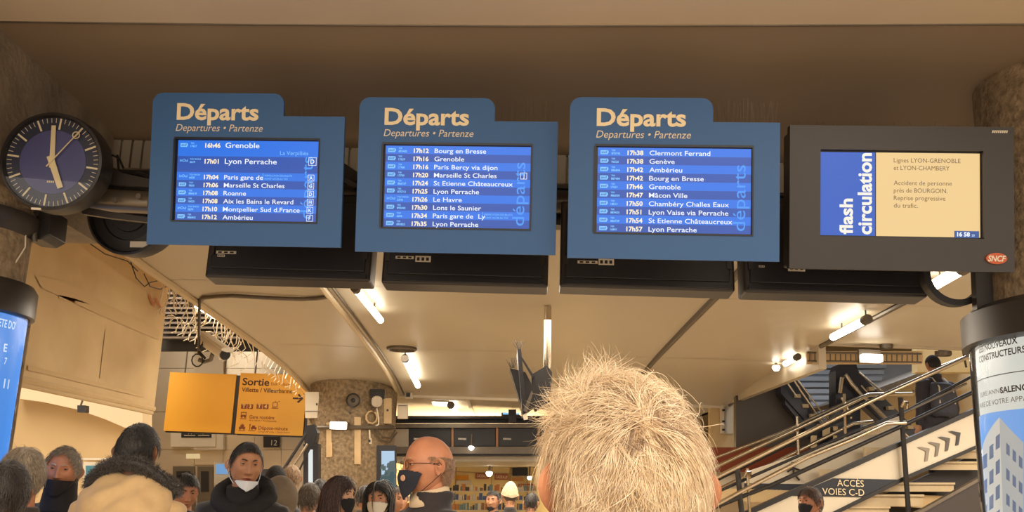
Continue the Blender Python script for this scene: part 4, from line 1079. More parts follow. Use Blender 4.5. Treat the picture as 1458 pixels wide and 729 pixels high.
# teal notice screen at left
e = empty('notice_screen', (0, 0, 0), 'teal lit screen in a pale frame behind the grey-haired man', 'screen')
face_px(118, 658, 152, 694, 12.9, M_WHITE, 'frame', e, .08); o_ = face_px(122, 663, 149, 692, 12.87, glow('teal_screen', (64, 132, 134), .9), 'screen', e, .03)
q = MB(); A_ = atY(141, 673, 12.84); q.box(A_.x-.015, A_.x+.015, A_.y-.005, A_.y, A_.z-.03, A_.z+.06); q.build('screen_mark', M_WHITE, o_)
struct(face_px(112, 652, 205, 655, 12.95, M_WHITE, 'trim_13', None, .2))
e = empty('ticket_gate', (0, 0, 0), 'dark grey vending machine beside the lift block behind the young man', 'machine')
face_px(170, 618, 200, 760, 15.5, M_CHAR, 'body', e, .3); face_px(172, 622, 198, 626, 15.46, M_PIPE, 'ridge', e, .05)
# far dark machines behind people between lift and pillar
e = empty('ticket_machine', (0, 0, 0), 'dark machine with round top behind the young man', 'machine')
face_px(370, 668, 400, 760, 14.5, M_CHAR, 'body', e, .4); face_px(373, 672, 392, 684, 14.46, M_BLACK, 'screen', e, .05)

# ================================================================ STAIRS AND ESCALATORS
YR = 12.0
def rail(pts, r, Y, m, nm='handrail', parent=None):
    q = MB(); q.tube([atY(x, y, Y) for x, y in pts], r, 10); return q.build(nm, m, parent, smooth=True)
st_ = empty('stair_balustrade', (0, 0, 0), 'long steel balustrade with handrails rising to the right in front of the stairs', 'railing')
rail([(985, 697), (1100, 640), (1240, 571), (1376, 509), (1392, 508)], .026, YR-.3, M_CHROME, 'handrail', st_)
rail([(985, 738), (1060, 697), (1150, 651), (1215, 634-9), (1262, 603), (1290, 602)], .024, YR-.25, M_CHROME, 'handrail', st_)
rail([(985, 735), (1100, 690), (1283, 607), (1384, 559)], .026, YR-.1, M_CHAR, 'mid_rail', st_)
rail([(985, 717), (1060, 683), (1215, 615), (1283, 589), (1384, 536)], .018, YR-.05, M_CHAR, 'mid_rail', st_)
rail([(1283, 590), (1376, 546)], .014, YR-.08, M_PIPE, 'mid_rail', st_)
for x0, y0, x1, y1, m in ((1282, 566, 1294, 735, M_CHAR), (1050, 668, 1057, 740, M_CHAR), (1064, 667, 1068, 740, M_CHROME)):
    q = MB(); q.tube([atY(x0, y0, YR-.1), atY(x1, y1, YR-.1)], .032 if m is M_CHAR else .018, 8); q.build('post', m, st_, smooth=True)
for x, y in ((1290, 573), (1066, 672)):
    q = MB(); q.tube([atY(x-6, y+6, YR-.15), atY(x-3, y-1, YR-.2), atY(x+2, y, YR-.15), atY(x+1, y+8, YR-.12)], .02, 8); q.build('rail_bracket', M_CHROME, st_, smooth=True)
s2_ = empty('stair_balustrade', (0, 0, 0), 'second steel balustrade behind the front one, rising to the landing with bent rail ends', 'railing')
rail([(1000, 674), (1110, 622), (1230, 565), (1238, 562), (1300, 561), (1302, 556)], .028, YR+1.4, M_CHROME, 'handrail', s2_)
rail([(1010, 655), (1110, 617), (1204, 573), (1232, 563)], .022, YR+1.7, M_CHROME, 'handrail', s2_)
rail([(1000, 708), (1110, 655), (1215, 603), (1243, 600)], .024, YR+1.5, M_CHROME, 'handrail', s2_)
rail([(1000, 694), (1110, 640), (1215, 590)], .018, YR+1.6, M_CHAR, 'mid_rail', s2_)
rail([(990, 729), (1110, 672), (1215, 622)], .020, YR+1.45, M_PIPE, 'mid_rail', s2_)
for x in (1135, 1202):
    q = MB(); q.tube([atY(x, 735-(x-985)*.48-70, YR+1.45), atY(x+4, 700, YR+1.45)], .02, 8); q.build('post', M_CHROME, s2_, smooth=True)
# skirt with arrows
sk = empty('stair_skirt', (0, 0, 0), 'white sloping stair side panel with grey chevrons', 'panel')
def hullY(pts, Y, th, m, nm, parent): q = MB(); q.hull([atY(x, y, Y) for x, y in pts], (0, th, 0)); return q.build(nm, m, parent)
hullY([(1040, 742), (1193, 673), (1286, 632), (1400, 580), (1400, 633), (1289, 681), (1193, 727), (1160, 742)], YR, .06, M_WHITE, 'face', sk)
hullY([(1040, 738), (1286, 627), (1400, 576), (1400, 583), (1286, 634), (1040, 746)], YR-.03, .12, M_CHAR, 'top_edge', sk)
hullY([(1160, 742), (1289, 678), (1400, 630), (1400, 635), (1289, 684), (1168, 744)], YR-.03, .12, M_CHAR, 'bottom_edge', sk)
for i, (x, y, c) in enumerate(((1307, 637, (150, 138, 122)), (1321.5, 630, (128, 118, 106)), (1336, 622.5, (92, 86, 80)), (1351, 614.5, (62, 60, 62)))):
    w_ = 4.4
    hullY([(x, y), (x+4, y-1), (x+17, y+1.5), (x+14, y+19), (x+10, y+20), (x+11.5, y+5.5)], YR-.02, .02, mat('chevron_%d' % i, c, .5), 'chevron', sk)
# navy band wall
nb = empty('direction_band', (0, 0, 0), 'navy band lettered with access to tracks C and D under the stairs', 'sign')
hullY([(1186, 681), (1288, 683), (1236, 708), (1128, 706)], YR-.012, .01, M_NAVY, 'band', nb)
hullY([(1060, 688), (1200, 690), (1200, 706), (1060, 704)], YR+.40, .02, M_NAVY, 'band', nb)
q = MB(); k = YR/F_PX*1.0
for t_, x, y, w_ in (('ACCÈS', 1192, 692, 37), ('VOIES C-D', 1171, 704, 58)):
    A_ = atY(x, y, YR-.02); put_text(q, t_, A_.x, A_.z, 9*k, width=w_*k, y=A_.y-.004)
q.build('band_text', M_CREAM, nb, fix=False); nb['label'] = 'navy band lettered with access to tracks C and D across the stair side panel'
q = MB(); A_ = atY(1068, 701, YR+.36); put_text(q, 'ACCÈS VOIES C-D', A_.x, A_.z, 6*k, width=46*k, y=A_.y-.004); q.build('band_text', M_PIPE, nb, fix=False)
wl = struct(hullY([(1062, 735), (1062, 672), (1190, 630), (1286, 590), (1286, 740)], YR+.60, .06, M_WHITE, 'wall_right', None), 'white stair wall with pictograms behind the balustrades')
pg = mat('pictogram_dark', (60, 50, 46), .6)
for (x, y, lab) in ((1130, 672, 'dark running-figure pictogram on the white stair wall, upper one'), (1016, 725, 'dark running-figure pictogram near the foot of the balustrade')):
    q = MB(); Y = YR+.57; c = atY(x, y, Y); s = .012*YR/12
    q.tube([c+Vector((0, 0, .09)), c+Vector((0, 0, .10))], .03, 10)
    for a, b in (((0, .06), (.0, -.02)), ((0, .05), (.09, .02)), ((0, .05), (-.08, .0)), ((0, -.02), (.07, -.10)), ((0, -.02), (-.07, -.09))):
        q.tube([c+Vector((a[0], 0, a[1])), c+Vector((b[0], 0, b[1]))], .013, 6)
    q.box(c.x-.025, c.x+.025, c.y-.01, c.y+.01, c.z+.07, c.z+.12)
    tag(q.build('pictogram', pg), lab, 'pictogram')
# treads seen below and above the skirt
fl = empty('staircase', (0, 0, 0), 'staircase of pale stone treads behind the chevron panel', 'stairs')
stone = mat('pale_stone_tread', (206, 184, 146), .5, var=.06, scale=5)
for i, (xr, yt, yb) in enumerate(((1268, 721, 733), (1316, 704, 720), (1360, 687, 699), (1404, 657, 668), (1448, 640, 652))):
    Y = YR+.12+.03*i
    hullY([(xr-150, yt), (xr, yt), (xr, yt+3), (xr-150, yt+3)], Y-.03, .34, stone, 'tread', fl)
    hullY([(xr-150, yt+3.5), (xr-2, yt+3.5), (xr-2, yb+1), (xr-150, yb+1)], Y+.0, .05, stone, 'riser', fl)
for i, (x0, x1, y) in enumerate(((1231, 1270, 605), (1231, 1262, 637), (1168, 1190, 668))):
    hullY([(x0, y), (x1, y), (x1, y+14), (x0, y+14)], YR+.38+.02*i, .05, stone, 'tread', fl)
hullY([(1180, 742), (1289, 690), (1400, 641), (1400, 760), (1180, 760)], YR+.44, .05, M_CHAR, 'under_panel', fl)
lo = empty('lower_skirt', (0, 0, 0), 'dark sloping side panel at the lower right beside the advertising column', 'panel')
hullY([(1255, 755), (1316, 727), (1400, 680), (1400, 760)], YR-.3, .05, mat('smoky_panel', (62, 54, 50), .3), 'face', lo)
hullY([(1255, 752), (1316, 724), (1400, 677), (1400, 682), (1316, 729), (1262, 756)], YR-.33, .1, M_PIPE, 'edge', lo)
# escalators
def escalator(label, tower, band, rails, Y):
    e = empty('escalator', (0, 0, 0), label, 'escalator')
    dk = mat('escalator_dark', (44, 44, 52), .3, .2)
    hullY(tower, Y, .3, dk, 'end_housing', e); hullY(band, Y+.05, .2, dk, 'balustrade', e)
    for r in rails: rail(r[0], r[1], Y-.1, M_CHROME, 'handrail', e)
    for i in range(6):
        a = band[0]; b = band[1]; t = (i+.5)/6
        x = a[0]+(b[0]-a[0])*t; y = a[1]+(b[1]-a[1])*t
        hullY([(x+8, y+14), (x+16, y+14), (x+17, y+19), (x+9, y+19)], Y-.05, .1, stone, 'step_edge', e)
escalator('black escalator end with looping chrome handrail behind the stairs',
          [(1190, 528), (1194, 519), (1219, 518), (1223, 530), (1225, 560), (1225, 760), (1190, 760)],
          [(1222, 530), (1305, 612), (1296, 640), (1222, 570)],
          [([(1196, 560), (1199, 538), (1204, 533), (1212, 546), (1226, 562), (1262, 596), (1300, 628)], .03), ([(1223, 530), (1250, 553), (1262, 562)], .014), ([(1226, 549), (1236, 560)], .014), ([(1198, 566), (1206, 580), (1212, 596)], .02)], 13.85)
escalator('escalator with slim chrome rails left of the black one',
          [(1112, 535), (1120, 530), (1132, 548), (1150, 572), (1148, 600), (1112, 560)],
          [(1118, 540), (1186, 625), (1170, 640), (1118, 575)],
          [([(1118, 522), (1140, 556), (1165, 592), (1190, 625)], .016), ([(1130, 534), (1160, 573), (1180, 600)], .012), ([(1112, 533), (1135, 565)], .012)], 14.25)
# lit square openings on the dark wall side
e = empty('light_niche', (0, 0, 0), 'small bright square openings under the escalators', 'opening')
for x, y, w_, h_ in ((1155, 620, 8, 18), (1187, 607, 6, 6), (1187, 620, 5, 5), (1172, 607, 10, 14)):
    face_px(x, y, x+w_, y+h_, 13.7, mat('niche_pale', (226, 204, 164), .6), 'opening', e, .03)
# ladder cable tray
tr = empty('cable_tray', (0, 0, 0), 'wire ladder cable tray running above the escalators', 'tray')
YT = 10.85
for ya, yb in ((502, 504), (514, 516)):
    q = MB(); q.tube([atY(1150, ya, YT), atY(1312, yb, YT)], .012, 6); q.build('side_wire', M_PIPE, tr)
for i in range(22):
    x = 1153+i*7.3; q = MB(); q.tube([atY(x, 502, YT), atY(x, 515.5, YT)], .007, 5); q.build('rung', M_PIPE, tr)
struct(face_px(1150, 500, 1314, 518, 11.0, M_WOOD, 'trim_14', None, .05), 'tan strip behind the ladder cable tray')
e = empty('small_projector', atY(1338, 500, 12.6), 'grey spotlight on a bracket at the top of the stairs', 'lamp')
q = MB(); q.tube([(0, 0, 0), (.12, 0, .05), (.30, 0, .03)], [.04, .05, .02], 8, flat=.5); q.build('head', M_PIPE, e, smooth=True)
q = MB(); q.tube([(.3, 0, .03), (.33, 0, -.2)], .015, 6); q.build('arm', M_PIPE, e)
q = MB(); q.tube([atY(1325, 527, 12.9), atY(1384, 505, 12.9)], .02, 8); tag(q.build('handrail', M_CHROME, smooth=True), 'single chrome handrail behind the man on the stairs', 'rail')

# ================================================================ PEOPLE
def head_grid(nr=84, nc=88, jaw=1.0, nose=1.0):
    """returns (nr,nc,3) grid; face looks to -y; origin between the ears"""
    s = np.linspace(-1, 1, nc, endpoint=False); ph = PI*(.42*s+.58*s**3)
    th = np.linspace(.0001, PI-.0001, nr)
    T, Pp = np.meshgrid(th, ph, indexing='ij')
    nx, ny, nz = np.sin(T)*np.sin(Pp), -np.sin(T)*np.cos(Pp), np.cos(T)
    x, y, z = .077*nx, .097*ny, np.where(nz > 0, .112*nz, .118*nz)
    y = np.where(ny < 0, -.088*np.abs(ny)**.82, .103*ny**.95)
    t = np.clip(-nz, 0, 1)
    x = x*(1-.30*t**1.6)*(1.0+.04*np.exp(-((z-.03)/.05)**2))
    back = np.clip(ny, 0, 1)
    y = np.where(ny < 0, y*(1-.16*t**2.2)+.004*t, y*(1-.58*t**.9))
    # squarer jaw
    x = x*(1+.13*jaw*np.exp(-((z+.075)/.028)**2)*np.clip(-ny+.35, 0, 1))
    f = np.clip(-ny*1.6, 0, 1)
    g = lambda cx, cz, sx, sz: (np.exp(-((x-cx)/sx)**2-((z-cz)/sz)**2)+(np.exp(-((x+cx)/sx)**2-((z-cz)/sz)**2) if cx else 0))
    d = np.zeros_like(x)
    prog = np.clip((.026-z)/.062, 0, 1)*(1/(1+np.exp(-(z+.040)/.0022)))
    d += nose*(.004+.021*prog**1.15)*np.exp(-(x/(.0085+.005*prog))**2)*np.clip((.034-z)/.01, 0, 1)
    d += nose*.009*g(.0125, -.034, .0065, .007)
    d += .0045*g(.028, .031, .020, .008)
    d -= .0125*g(.031, .012, .0145, .0115); d -= .004*g(.016, .014, .008, .012)
    d += .005*g(.046, -.020, .018, .016)
    d -= .003*g(.040, -.055, .014, .02)
    d += .006*g(0, -.0595, .021, .0045)+.0065*g(0, -.0715, .018, .0055)-.004*g(0, -.0655, .024, .0022)
    d -= .0045*g(0, -.084, .022, .006); d += .009*g(0, -.103, .020, .014)
    y = y-d*f
    return np.stack([x, y, z], -1), np.stack([nx, ny, nz], -1), Pp, T
def grid_faces(nr, nc, mask=None):
    fs = []
    for i in range(nr-1):
        for k in range(nc):
            k2 = (k+1) % nc
            if mask is None or (mask[i, k] and mask[i, k2] and mask[i+1, k] and mask[i+1, k2]):
                fs.append((i*nc+k, (i+1)*nc+k, (i+1)*nc+k2, i*nc+k2))
    return fs
def add_grid(mb, G, mask=None, mx=None):
    nr, nc = G.shape[:2]; fs = grid_faces(nr, nc, mask); vs = G.reshape(-1, 3)
    used = sorted({i for f in fs for i in f}); rm = {u: j for j, u in enumerate(used)}
    v2 = [Vector(vs[u]) for u in used]
    if mx: v2 = [mx @ v for v in v2]
    mb.add(v2, [tuple(rm[i] for i in f) for f in fs])
HAIRLINE = {  # |azimuth from face| deg -> lowest hair z
    'short': ([0, 35, 55, 68, 78, 92, 105, 130, 180], [.072, .066, .050, .010, -.012, .035, -.030, -.062, -.072]),
    'receding': ([0, 18, 38, 55, 70, 80, 92, 105, 130, 180], [.088, .095, .092, .050, .010, -.010, .035, -.030, -.062, -.070]),
    'fringe': ([0, 60, 75, 85, 95, 105, 130, 180], [.30, .30, .05, .01, .035, -.03, -.06, -.068]),
    'long': ([0, 30, 50, 64, 80, 100, 180], [.070, .060, .035, -.02, -.06, -.08, -.10]),
}
def hair_mask(G, N, Pp, kind, top=None):
    a = np.degrees(np.abs(Pp)); xs_, zs_ = HAIRLINE[kind]
    m = G[..., 2] > np.interp(a, xs_, zs_)
    if kind == 'fringe': m &= G[..., 2] < np.interp(a, [60, 90, 130, 180], [.04, .035, .03, .03])
    return m
def ear(mb, s, mx, m, nr=9, nc=22):
    """s=+1/-1 side"""
    vs = []
    for i in range(nr):
        t = i/(nr-1)
        for k in range(nc):
            a = 2*PI*k/nc
            ry = .019*(1+.12*math.sin(a)); rz = .033*(1-.12*math.cos(a*1))
            off = .004+.013*(1-(1-t)**2)*(.6+.4*max(0, math.cos(a-PI*.1))) + (.005*math.exp(-((t-.85)/.12)**2)) - .004*math.exp(-((t-.5)/.2)**2)
            yy = .010+ry*t*math.cos(a)+.010*t; zz = -.004+rz*t*math.sin(a)
            vs.append((s*(.073+off*(.5+.8*max(0, math.cos(a)))), yy, zz))
    for k in range(nc):
        a = 2*PI*k/nc; vs.append((s*(.070), .012+.016*math.cos(a), -.004+.027*math.sin(a)))
    fs = [(i*nc+k, i*nc+(k+1) % nc, (i+1)*nc+(k+1) % nc, (i+1)*nc+k) for i in range(nr) for k in range(nc)]
    vs = [mx @ Vector(v) for v in vs]
    mb.use(m).add(vs, fs)
def strands(mb, roots, normals, dirs, L_, lift, rad, seg=6, curl=.0, grav=.0, center=None, rx=.083, ry=.106, rz=.118, seed=1, noisek=9.0, hug=1.0, cyl=False):
    """3-sided tapered hair strands that follow the head"""
    rg = np.random.default_rng(seed); V = []; Fc = []
    n = len(roots)
    P = roots.copy(); D = dirs/np.linalg.norm(dirs, axis=1, keepdims=True)
    Ln = L_*rg.uniform(.6, 1.15, n)[:, None] if np.isscalar(L_) else (L_*rg.uniform(.7, 1.15, n))[:, None]
    lf = lift*rg.uniform(.3, 1.3, n)
    pts = [P]; sc = np.array([rx, ry, rz])
    ph = rg.uniform(0, 6.28, n)
    for k in range(1, seg+1):
        t = k/seg
        step = Ln/seg
        wob = np.stack([np.sin(P[:, 2]*noisek*9+ph), np.cos(P[:, 0]*noisek*9+ph), np.sin(P[:, 1]*noisek*9+ph*1.3)], 1)*curl
        D2 = D+wob+np.array([0, 0, -grav])*t
        # keep tangent to head for hug
        E = P.copy()
        if cyl: E[:, 2] = np.maximum(E[:, 2], 0)
        Nn = E/sc**2; Nn /= np.linalg.norm(Nn, axis=1, keepdims=True)
        rise = (lf*(1 if k < seg*.5 else .5))[:, None]
        D2 = D2-Nn*np.sum(D2*Nn, 1, keepdims=True)*hug+Nn*rise
        D2 /= np.linalg.norm(D2, axis=1, keepdims=True)
        P = P+D2*step
        E = P.copy()
        if cyl: E[:, 2] = np.maximum(E[:, 2], 0)
        q = np.linalg.norm(E/sc, axis=1, keepdims=True); Q = P/np.maximum(q, 1e-6)*1.01
        if cyl: Q[:, 2] = np.where(P[:, 2] < 0, P[:, 2], Q[:, 2])
        P = np.where(q < 1.01, Q, P)
        pts.append(P); D = .6*D+.4*D2
    pts = np.stack(pts, 1)                       # n, seg+1, 3
    tang = np.gradient(pts, axis=1); tang /= np.linalg.norm(tang, axis=2, keepdims=True)+1e-9
    Nn = pts/sc**2; Nn /= np.linalg.norm(Nn, axis=2, keepdims=True)
    A = np.cross(tang, Nn); A /= np.linalg.norm(A, axis=2, keepdims=True)+1e-9; B = np.cross(A, tang)
    rr_ = rad*np.array([1.0 if k < seg*.6 else max(.12, 1-(k/seg-.6)/.45) for k in range(seg+1)])[None, :, None]
    rr_ = rr_*rg.uniform(.6, 1.3, n)[:, None, None]
    ring = np.stack([pts+A*rr_, pts-.5*A*rr_+B*rr_*.8, pts-.5*A*rr_-B*rr_*.4], 2)   # n,seg+1,3,3
    vs = ring.reshape(-1, 3); K = (seg+1)*3
    base = []
    for k in range(seg):
        for j in range(3):
            j2 = (j+1) % 3; base.append((k*3+j, k*3+j2, (k+1)*3+j2, (k+1)*3+j))
    base = np.array(base); F_ = (base[None]+(np.arange(n)*K)[:, None, None]).reshape(-1, 4)
    mb.fastv.append(vs); mb.fastf.append(F_)
class HB:
    def __init__(s): s.fastv = []; s.fastf = []
    def build(s, name, mats, parent, mx=None, pick=None):
        off = 0; F_ = []
        idx = []
        for i, (v, f) in enumerate(zip(s.fastv, s.fastf)):
            F_.append(f+off); off += len(v); idx.append(np.full(len(f), i % len(mats) if pick is None else pick[i]))
        V = np.concatenate(s.fastv); F_ = np.concatenate(F_); idx = np.concatenate(idx)
        me = bpy.data.meshes.new(name); me.vertices.add(len(V)); me.vertices.foreach_set('co', V.astype(np.float32).ravel())
        me.loops.add(F_.size); me.loops.foreach_set('vertex_index', F_.astype(np.int32).ravel())
        me.polygons.add(len(F_)); me.polygons.foreach_set('loop_start', np.arange(0, F_.size, 4, dtype=np.int32)); me.polygons.foreach_set('loop_total', np.full(len(F_), 4, np.int32))
        for m in mats: me.materials.append(m)
        me.polygons.foreach_set('material_index', idx.astype(np.int32)); me.polygons.foreach_set('use_smooth', np.ones(len(F_), bool))
        me.update(calc_edges=True)
        if mx is not None: me.transform(mx)
        o = bpy.data.objects.new(name, me); COL.objects.link(o); o.parent = parent; o['kind'] = 'stuff'
        return o
def sample_roots(G, mask, n, rg):
    idx = np.argwhere(mask[:-1, :]); w_ = np.sin(np.linspace(0, PI, G.shape[0]))[idx[:, 0]]*1.0
    # weight by column spacing too
    w_ = w_/w_.sum(); c = idx[rg.choice(len(idx), n, p=w_)]
    nr, nc = G.shape[:2]; u, v = rg.random(n)[:, None], rg.random(n)[:, None]
    a = G[c[:, 0], c[:, 1]]; b = G[c[:, 0]+1, c[:, 1]]; d = G[c[:, 0], (c[:, 1]+1) % nc]
    return a+(b-a)*u+(d-a)*v
def hair_mat(name, c, c2, rough=.45):
    return mat(name, c, rough, var=1, col2=c2, scale=60, sheen=.3)
SKINS = {}
def skin_mat(nm, c):
    if nm in SKINS: return SKINS[nm]
    m = mat('skin_'+nm, c, .48, var=.10, scale=14, bump=.08, bscale=120)
    b = m.node_tree.nodes['Principled BSDF']; b.inputs['Subsurface Weight'].default_value = .12; b.inputs['Subsurface Radius'].default_value = (.012, .004, .002)
    b.inputs['Subsurface Scale'].default_value = .5
    SKINS[nm] = m; return m
M_EYE = mat('eye_white', (170, 152, 136), .3); M_IRIS = mat('iris_brown', (52, 32, 20), .2); M_LASH = mat('lash_dark', (24, 16, 12), .7)
def remesh_obj(mb, name, m, parent, vox=.014, smooth=6, bumpy=0.0):
    o = mb.build(name, m, None, fix=False)
    md = o.modifiers.new('r', 'REMESH'); md.mode = 'VOXEL'; md.voxel_size = vox
    s_ = o.modifiers.new('s', 'SMOOTH'); s_.iterations = smooth; s_.factor = .6
    bpy.context.view_layer.update()
    me = bpy.data.meshes.new_from_object(o.evaluated_get(bpy.context.evaluated_depsgraph_get()))
    old = o.data; o.modifiers.clear(); o.data = me; bpy.data.meshes.remove(old); me.name = name
    if bumpy:
        co = np.empty(len(me.vertices)*3); me.vertices.foreach_get('co', co); co = co.reshape(-1, 3)
        nn = np.empty(len(me.vertices)*3); me.vertices.foreach_get('normal', nn); nn = nn.reshape(-1, 3)
        w_ = np.sin(co[:, 2]*38+3*np.sin(co[:, 0]*17)+2*np.sin(co[:, 1]*19))*.6+np.sin(co[:, 0]*41+co[:, 2]*23+2*np.sin(co[:, 2]*14))*.4
        co = co+nn*(w_*bumpy)[:, None]; me.vertices.foreach_set('co', co.ravel())
    me.polygons.foreach_set('use_smooth', [True]*len(me.polygons)); me.update()
    o.parent = parent; return o
def hand_geo(mb, mx, s=1, curl=.5, point=False):
    """palm hangs along -z from the wrist, fingers unequal and bent; s = side of thumb"""
    q = MB(); q.rings([(0, 0, 0, .026, .018), (0, 0, -.03, .036, .017), (0, -.002, -.065, .042, .015), (0, -.003, -.090, .040, .013), (0, -.004, -.098, .034, .009)], 14)
    for i, (x, L_) in enumerate(((-.030, .066), (-.010, .078), (.010, .073), (.029, .058))):
        c = curl*(.15 if (point and i == 0) else 1.0+.12*i)
        p = Vector((x*s*-1, -.002, -.085)); a = 0; pts = [p+Vector((0, 0, .02)), p]
        for k, f in enumerate((.42, .32, .26)):
            a += c*(.5+.35*k); p = p+Vector((0, -math.sin(a)*L_*f, -math.cos(a)*L_*f)); pts.append(p)
        q.tube(pts, [.0095, .0092, .0085, .0078, .0055], 8)
    p = Vector((.030*s, 0, -.022)); q.tube([p, p+Vector((.022*s, -.008, -.026)), p+Vector((.032*s, -.018, -.052)), p+Vector((.030*s, -.030, -.074))], [.014, .0125, .0105, .006], 8)
    mb.add([mx @ Vector(v) for v in q.v], q.f)

def person(px, py, dist, label, yaw=0, pitch=0, roll=0, skin='light', hair='short', haircol=None, body_yaw=None, coat=(30, 28, 30), coatlabel=None,
           mask=None, nr=60, nc=64, n_hair=1500, hair_len=.035, hair_r=.0011, long_len=0, glasses=False, hat=None, hood=None, collar=None, scale=1.0, neckd=.215, turtle=None,
           face=True, jaw=1.0, feet=0.0, extra=None, ears=True, comb=None, brows=True, legs=(36, 38, 52), pose=None, hairshell=.003, broad=1.0):
    """px,py: centre of the skull (between the ears)"""
    hp = atD(px, py, dist)
    skins = {'light': (200, 146, 112), 'ruddy': (188, 128, 94), 'olive': (172, 122, 88), 'dark': (120, 80, 56), 'pale': (206, 160, 128)}
    SK = skin_mat(skin, skins[skin])
    by = R(yaw if body_yaw is None else body_yaw)
    H = (hp.z+.112*scale-feet)                      # stature
    S = H/1.76                                       # body scale
    e = empty('person', (hp.x, hp.y, feet), label, 'person', mx=Matrix.Translation((hp.x, hp.y, feet)) @ Matrix.Rotation(by, 4, 'Z'))
    hz = hp.z-feet
    HM = Matrix.Translation((0, 0, hz)) @ Matrix.Rotation(R(yaw)-by, 4, 'Z') @ Matrix.Rotation(R(pitch), 4, 'X') @ Matrix.Rotation(R(roll), 4, 'Y') @ Matrix.Scale(scale, 4)
    G, N, Pp, T = head_grid(nr, nc, jaw)
    # ---- body : head, neck, torso core, hands in one mesh
    b = MB().use(SK); add_grid(b, G, None, HM)
    nb_ = Vector((0, .020*scale, hz-(neckd+.02)*S)); nt_ = HM @ Vector((0, .022, -.045))
    b.tube([nb_, nb_.lerp(nt_, .35), nb_.lerp(nt_, .7), nt_], [.075*S, .060*S, .056*S, .054*S], 18)
    if ears: ear(b, 1, HM, SK); ear(b, -1, HM, SK)
    sh = hz-neckd*S                                   # shoulder height
    b.use(SK).rings([(0, .01, sh+.02, .07*S, .06*S), (0, .01, sh-.10*S, .15*S, .09*S), (0, .01, sh-.40*S, .13*S, .09*S), (0, .01, sh-.55*S, .15*S, .10*S)], 16)
    if pose is None: pose = {}
    arms = []
    for s in (-1, 1):
        A0 = Vector((s*.165*S*broad, .02, sh-.045*S))
        if s in pose:
            el, wr = pose[s]; El = Vector(el)*S+Vector((0, 0, sh)); Wr = Vector(wr)*S+Vector((0, 0, sh))
        else:
            El = A0+Vector((s*.05, .03, -.29))*S; Wr = El+Vector((s*-.0, -.07, -.25))*S
        arms.append((A0, El, Wr)); dd = (Wr-El).normalized()
        qt = Vector((0, 0, -1)).rotation_difference(dd)
        hand_geo(b, Matrix.Translation(Wr) @ qt.to_matrix().to_4x4() @ Matrix.Scale(S, 4), s=-s, point=bool(pose.get('point') == s))
        b.tube([El, Wr], [.036*S, .026*S], 10)
    body = b.build('body', SK, e, smooth=True)
    # ---- clothes
    c = MB(); w_ = broad
    cr_ = .088 if collar else .074
    c.rings([(0, .035, sh+.088*S, cr_*S, (cr_-.002)*S), (0, .03, sh+.055*S, cr_*S, cr_*S), (0, .02, sh+.025*S, .085*S, .07*S), (0, .02, sh+.0*S, .13*S*w_, .085*S), (0, .015, sh-.04*S, .185*S*w_, .105*S, .9), (0, .01, sh-.12*S, .205*S*w_, .125*S, .85),
             (0, .0, sh-.25*S, .195*S*w_, .135*S, .85), (0, .0, sh-.42*S, .18*S, .13*S, .85), (0, .0, sh-.58*S, .19*S, .14*S, .85), (0, 0, sh-.66*S, .19*S, .14*S, .85)], 26)
    for (A0, El, Wr) in arms:
        c.tube([A0.lerp(Vector((0, .02, A0.z)), .25), A0, A0.lerp(El, .5), El, El.lerp(Wr, .5), Wr.lerp(El, .06)], [.07*S, .078*S, .064*S, .056*S, .050*S, .042*S], 14)
    jm = coat if isinstance(coat, bpy.types.Material) else mat('coat_%d_%d_%d' % coat, coat, .8, var=.12, scale=9, bump=.25, bscale=18, sheen=.2)
    jk = remesh_obj(c, 'jacket', jm, e, .016, 5, .004)
    if coatlabel: jk['label'] = coatlabel
    lm = mat('trousers_%d_%d_%d' % legs, legs, .85, var=.1, scale=12); t_ = MB(); hipz = sh-.58*S
    t_.rings([(0, 0, hipz-.06*S, .17*S, .12*S), (0, 0, hipz+.03*S, .165*S, .115*S)], 20)
    for s in (-1, 1):
        t_.tube([(s*.085*S, 0, hipz), (s*.09*S, -.01, hipz*.55), (s*.09*S, .01, .06*S)], [.085*S, .062*S, .045*S], 12)
    remesh_obj(t_, 'trousers', lm, e, .022, 3)
    for s in (-1, 1):
        f_ = MB(); f_.rings([(s*.09*S, -.05*S, 0.0, .046*S, .13*S, .8), (s*.09*S, -.05*S, .03*S, .047*S, .13*S, .8), (s*.09*S, -.02*S, .06*S, .042*S, .085*S), (s*.09*S, .01*S, .09*S, .04*S, .05*S)], 16)
        f_.build('shoe', M_BLACK, e, smooth=True)
    # ---- face
    def put(v): return HM @ Vector(v)
    if face:
        q = MB().use(M_EYE)
        for s in (-1, 1):
            cpos = Vector((s*.031, -.0665, .011)); L3 = Matrix.Translation(cpos)
            q.use(M_EYE).lathe([(.0122*math.sin(a), .0122*math.cos(a)) for a in np.linspace(.01, PI-.01, 10)], 16, 'y', HM @ L3)
            q.use(M_IRIS).lathe([(0, .0132), (.0058, .0122), (.0062, .0105)], 14, 'y', HM @ L3)
        q.build('eyes', None, e, smooth=True)
        q = MB().use(SK)
        for s in (-1, 1):                            # lids
            for (zo, a0, a1) in ((.011, 9, 95), (.011, -95, -17)):
                vs = []
                for i in range(5):
                    el = R(a0+(a1-a0)*i/4)
                    for k in range(9):
                        az = R(-80+160*k/8); r_ = .0137
                        vs.append(put((s*.031+r_*math.cos(el)*math.sin(az), -.0665-r_*math.cos(el)*math.cos(az), zo+r_*math.sin(el))))
                q.add(vs, [(i*9+k, i*9+k+1, (i+1)*9+k+1, (i+1)*9+k) for i in range(4) for k in range(8)])
        q.use(M_LASH)
